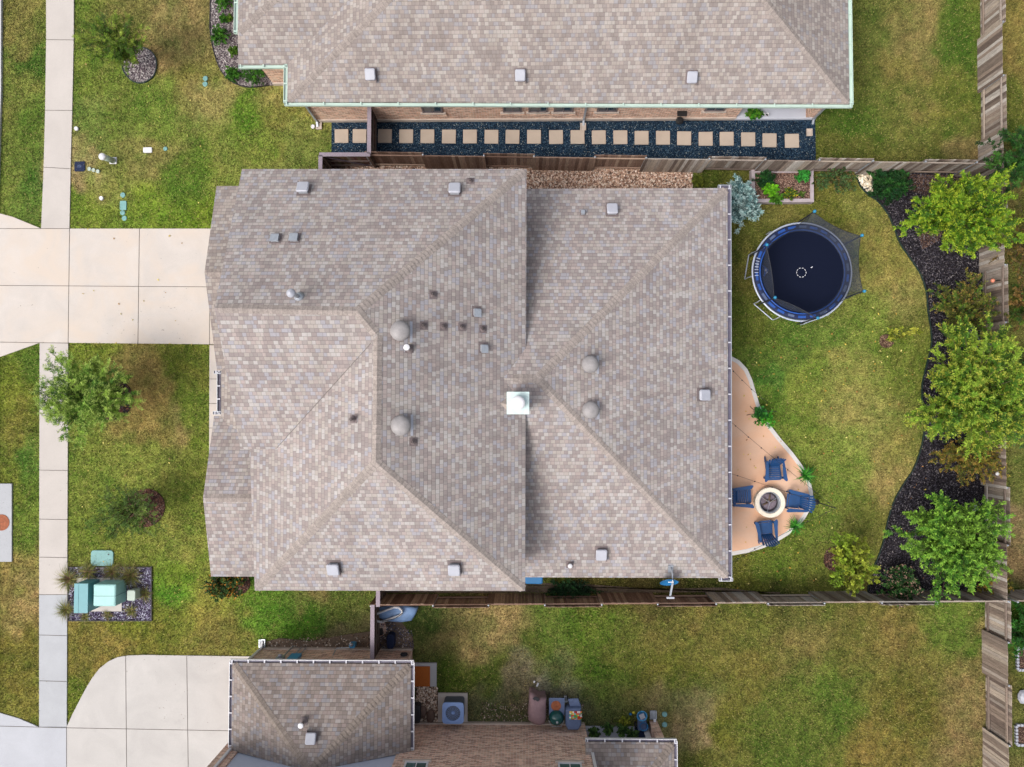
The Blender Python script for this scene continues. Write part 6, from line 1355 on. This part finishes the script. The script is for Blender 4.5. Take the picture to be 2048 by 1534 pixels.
for px, py, m_, lab in ((1261, 1427.5, 'dishblue', 'tiny blue toy on the grass by the lower porch'), (1267, 1424.5, 'yellow', 'tiny yellow toy on the grass by the lower porch')):
    c = P(px, py, .0); tag(rebase(MB().lathe(c, [(.05, 0), (.055, .06), (.03, .09), (0, .095)], 12, sx=1.3).build('toy', m_, None, True), c), lab, 'toy')
c = P(1280, 1468, .2); o = MB().rbox(V3((c.x-.02, c.y, 0)), .42, .55, .13, .4, .05).build('dark_tub', 'navy'); tag(rebase(o, (c.x, c.y, .13)), 'dark navy tub at the right end of the lower porch slab', 'tub')
# tarp covered cart with white hoop by the fence
c = P(788, 1229, 0); g = thing('inflatable_boat', 'pale blue deflated boat with white rim leaning by the wooden fence', 'boat', c)
tpn = [(757, 1215), (776, 1212), (805, 1212), (826, 1215), (836, 1216), (832, 1228), (822, 1243), (802, 1246), (772, 1244), (757, 1238), (750, 1228)]
loft([outline(tpn, .02, .35, .96, .02), outline(tpn, .2, .35, 1.0, .02), outline(tpn, .32, .4, .93, .02), outline(tpn, .38, .4, .65, .03), outline(tpn, .4, .4, .25, .02)], 'hull', 'tarp', g)
rim = [(748, 1232), (752, 1228), (789, 1214.5), (797, 1215), (804, 1221), (804, 1226), (799, 1231), (763, 1244), (756, 1243), (750, 1239)]
rp2 = [P(a, b, .5) for a, b in rim]; MB().tube(rp2+[rp2[0]], .05, 8).build('rim_tube', 'white', g, True)
MB().tube([P(764, 1243, .58), P(790, 1237, .56), P(806, 1226, .56), P(803, 1217, .56)], .014, 5).build('rope', 'black', g)
c = P(784, 1277, 0); o = MB().rbox(V3((c.x, c.y, 0)), .32, .62, 0, .5, .12, chamf=.04).build('dark_bin', 'navy'); tag(rebase(o, c), 'dark navy bin standing on the dirt below the pale blue boat', 'bin')
bp = PP([(753, 1244), (770, 1244), (775, 1262), (764, 1272), (753, 1276)]); o = MB().prism([(p.x, p.y) for p in bp], -.05, .03).build('brick_paving', 'brick_c', boxuv=True); struct(o)
# meters on the lower house wall
ywc = P(600, 1297).y; xm = P(560, 1312, 1.6).x; g = thing('electric_meter', 'grey electric meter box on the lower garage wall', 'meter', (xm, ywc+.02, 1.2))
MB().box((xm, ywc+.09, 1.55), (.28, .16, .42)).build('box', 'galv', g); MB().lathe((xm, ywc+.18, 1.6), [(.09, 0), (.09, .06), (.06, .09), (0, .1)], 16, axis=Matrix.Rotation(-math.pi/2, 3, 'X')).build('dial', 'vent_white', g, True)
MB().tube([(xm+.06, ywc+.1, 1.34), (xm+.06, ywc+.1, 0)], .035, 8).build('conduit', 'galv', g)
xp = P(583, 1312, 1.8).x; g = thing('switch_cabinet', 'blue painted electric panel on the lower garage wall', 'panel', (xp, ywc+.02, 1.2)); MB().box((xp, ywc+.08, 1.55), (.42, .14, .95)).build('box', 'skyblue', g)
for dx_ in (-.12, .12): MB().tube([(xp+dx_, ywc+.06, 1.07), (xp+dx_, ywc+.06, 0)], .02, 6).build('conduit', 'galv', g)
xg = P(706, 1291, .4).x; g = thing('gas_meter', 'blue grey gas meter with pipe beside the lower garage wall', 'gas meter', (xg, ywc+.2, 0))
MB().rbox((xg, ywc+.3, 0), .26, .2, .25, .6, .06, chamf=.03).build('meter_body', 'skyblue', g); MB().lathe((xg-.02, ywc+.38, .6), [(.07, 0), (.07, .08), (0, .09)], 14).build('regulator', 'galv', g, True)
MB().tube([(xg-.1, ywc+.25, .62), (xg-.65, ywc+.22, .62), (xg-.7, ywc+.15, .6), (xg-.7, ywc+.08, 1.1)], .022, 8).build('pipe', 'galv', g); MB().tube([(xg+.08, ywc+.3, .26), (xg+.08, ywc+.3, 0)], .022, 8).build('riser', 'galv', g)
xh = P(808, 1307, 1.0).x; mb = MB(); q3 = Matrix.Rotation(-math.pi/2, 3, 'X'); mb.lathe((xh, ywc+.1, 1.0), [(.06, -.05), (.14, -.05), (.14, .05), (.06, .05)], 20, axis=q3); mb.lathe((xh, ywc+.1, 1.0), [(.09, -.04), (.17, 0), (.09, .04)], 20, axis=q3, cap=False)
tag(rebase(mb.build('hose_reel', 'dark'), (xh, ywc+.1, .9)), 'dark coiled hose reel on the lower garage wall near its right corner', 'hose reel')
c = P(762, 1262, 0); o = MB().box(c+V3((0, 0, .12)), (.2, .26, .2), .2).build('crate', 'black'); tag(rebase(o, c), 'small black crate on brick paving beside the lower fence return', 'crate')
# porch of the upper house: pots
for px, py, r, h, pm_, lab, fr in ((1500, 231, .13, .22, 'terracotta', 'terracotta pot with bright green plant on the upper porch slab', 1.1), (1516, 231.5, .12, .2, 'dark', 'dark pot with small green plant right of the terracotta pot', .55)):
    potplant(px, py, r, h, pm_, [C(96,176,50), C(70,146,40), C(130,190,60)], 0, lab, False, z=.16, fr=fr)
for px, lab in ((1525, 'left one of two small white pots on the upper porch slab'), (1532.5, 'right one of two small white pots on the upper porch slab')):
    c = P(px, 231.5, .16); mb = MB(); pot(mb, c, .075, .13); o = tag(rebase(mb.build('empty_pot', 'white', None, True), c), lab, 'pot', 'small white pots'); MB().lathe((c.x, c.y, c.z+.095), [(.06, 0), (0, .002)], 12).build('soil', 'dark', o)
# beyond the rear fence
for px, py, lab in ((2039, 1300, 'upper square flower bed outlined by pale blocks behind the rear fence'), (2040, 1470, 'lower square flower bed outlined by pale blocks behind the rear fence')):
    c = P(px, py, 0); g = thing('edged_bed', lab, 'flower bed', c); a, b, a2, b2 = (2034, 1296, 2075, 1340) if py == 1300 else (2032, 1450, 2075, 1490); q1, q2 = P(a, b, .05), P(a2, b2, .05)
    MB().box(((q1.x+q2.x)/2, (q1.y+q2.y)/2, 0), (q2.x-q1.x, q1.y-q2.y, .05)).build('soil', 'mulch_br', g)
    per = []; k = 0.; 
    for (u, v), (s, t) in (((q1.x, q1.y), (q2.x, q1.y)), ((q2.x, q1.y), (q2.x, q2.y)), ((q2.x, q2.y), (q1.x, q2.y)), ((q1.x, q2.y), (q1.x, q1.y))):
        L = math.hypot(s-u, t-v); m = int(L/.13)
        for j in range(m): MB().box((u+(s-u)*(j+.5)/m, v+(t-v)*(j+.5)/m, .05), (.1, .1, .12), R.random()*.5).build('edging_block', 'vent_white', g)
c = P(2043, 1392, 0); mb = MB().lathe(c, [(.2, 0), (.24, .1), (.18, .2), (.06, .26), (0, .27)], 9, sy=1.3); o = mb.build('white_rock', 'vent_white'); tag(rebase(o, c), 'large whitish rock behind the rear fence', 'rock')
for px, py, lab in ((1220, 1378, 'x'),): pass
for px, py, lab in ((1068.5, 1363, 'small white object on bare soil above the covered grill'), (1075, 1369, 'small white scoop on bare soil above the covered grill')):
    c = P(px, py, 0); tag(rebase(MB().box(c+V3((0, 0, .03)), (.07, .16 if py > 1365 else .08, .05), -.5).build('litter', 'white'), c), lab, 'litter')
# feeder over the black bed tree and blossoms
c = P(1947, 1016, 2.2); g = thing('bird_feeder', 'small white bird feeder on a pole above the lower right tree', 'bird feeder', (c.x, c.y, 0)); MB().tube([(c.x, c.y, 0), (c.x, c.y, 2.1)], .015, 6).build('pole', 'black', g); MB().box((c.x, c.y, 2.2), (.2, .2, .14), .5).build('house', 'white', g); MB().box((c.x, c.y, 2.29), (.24, .22, .03), .5).build('roof', 'vent_white', g)
c = P(1930, 667, .3); g = thing('trellis', 'curved grey wire trellis standing in the black bed', 'trellis', c)
arc = [P(1946, 655, .9), P(1953, 668, 1.0), P(1960, 683, .9), P(1964, 698, .6)]; MB().tube([V3((arc[0].x, arc[0].y, 0))]+arc+[V3((arc[-1].x, arc[-1].y, 0))], .02, 6).build('hoop', 'galv', g, True)
mb = MB()
for k in range(7): u = k/6; a = arc[0]*(1-u)+arc[-1]*u; mb.tube([V3((a.x, a.y, 0)), V3((a.x+.03, a.y+.05, .8))], .008, 4)
for z in (.2, .4, .6): mb.tube([V3((arc[0].x, arc[0].y, z)), V3((arc[-1].x, arc[-1].y, z))], .008, 4)
mb.build('wire_mesh', 'galv', g)
c = P(1904, 657, .6); tag(rebase(MB().lathe(c, [(0, -.06), (.06, -.03), (.07, .02), (0, .07)], 12).build('garden_ornament', 'copper', None, True), c), 'small orange and white ornament among the leaves of the black bed', 'ornament')
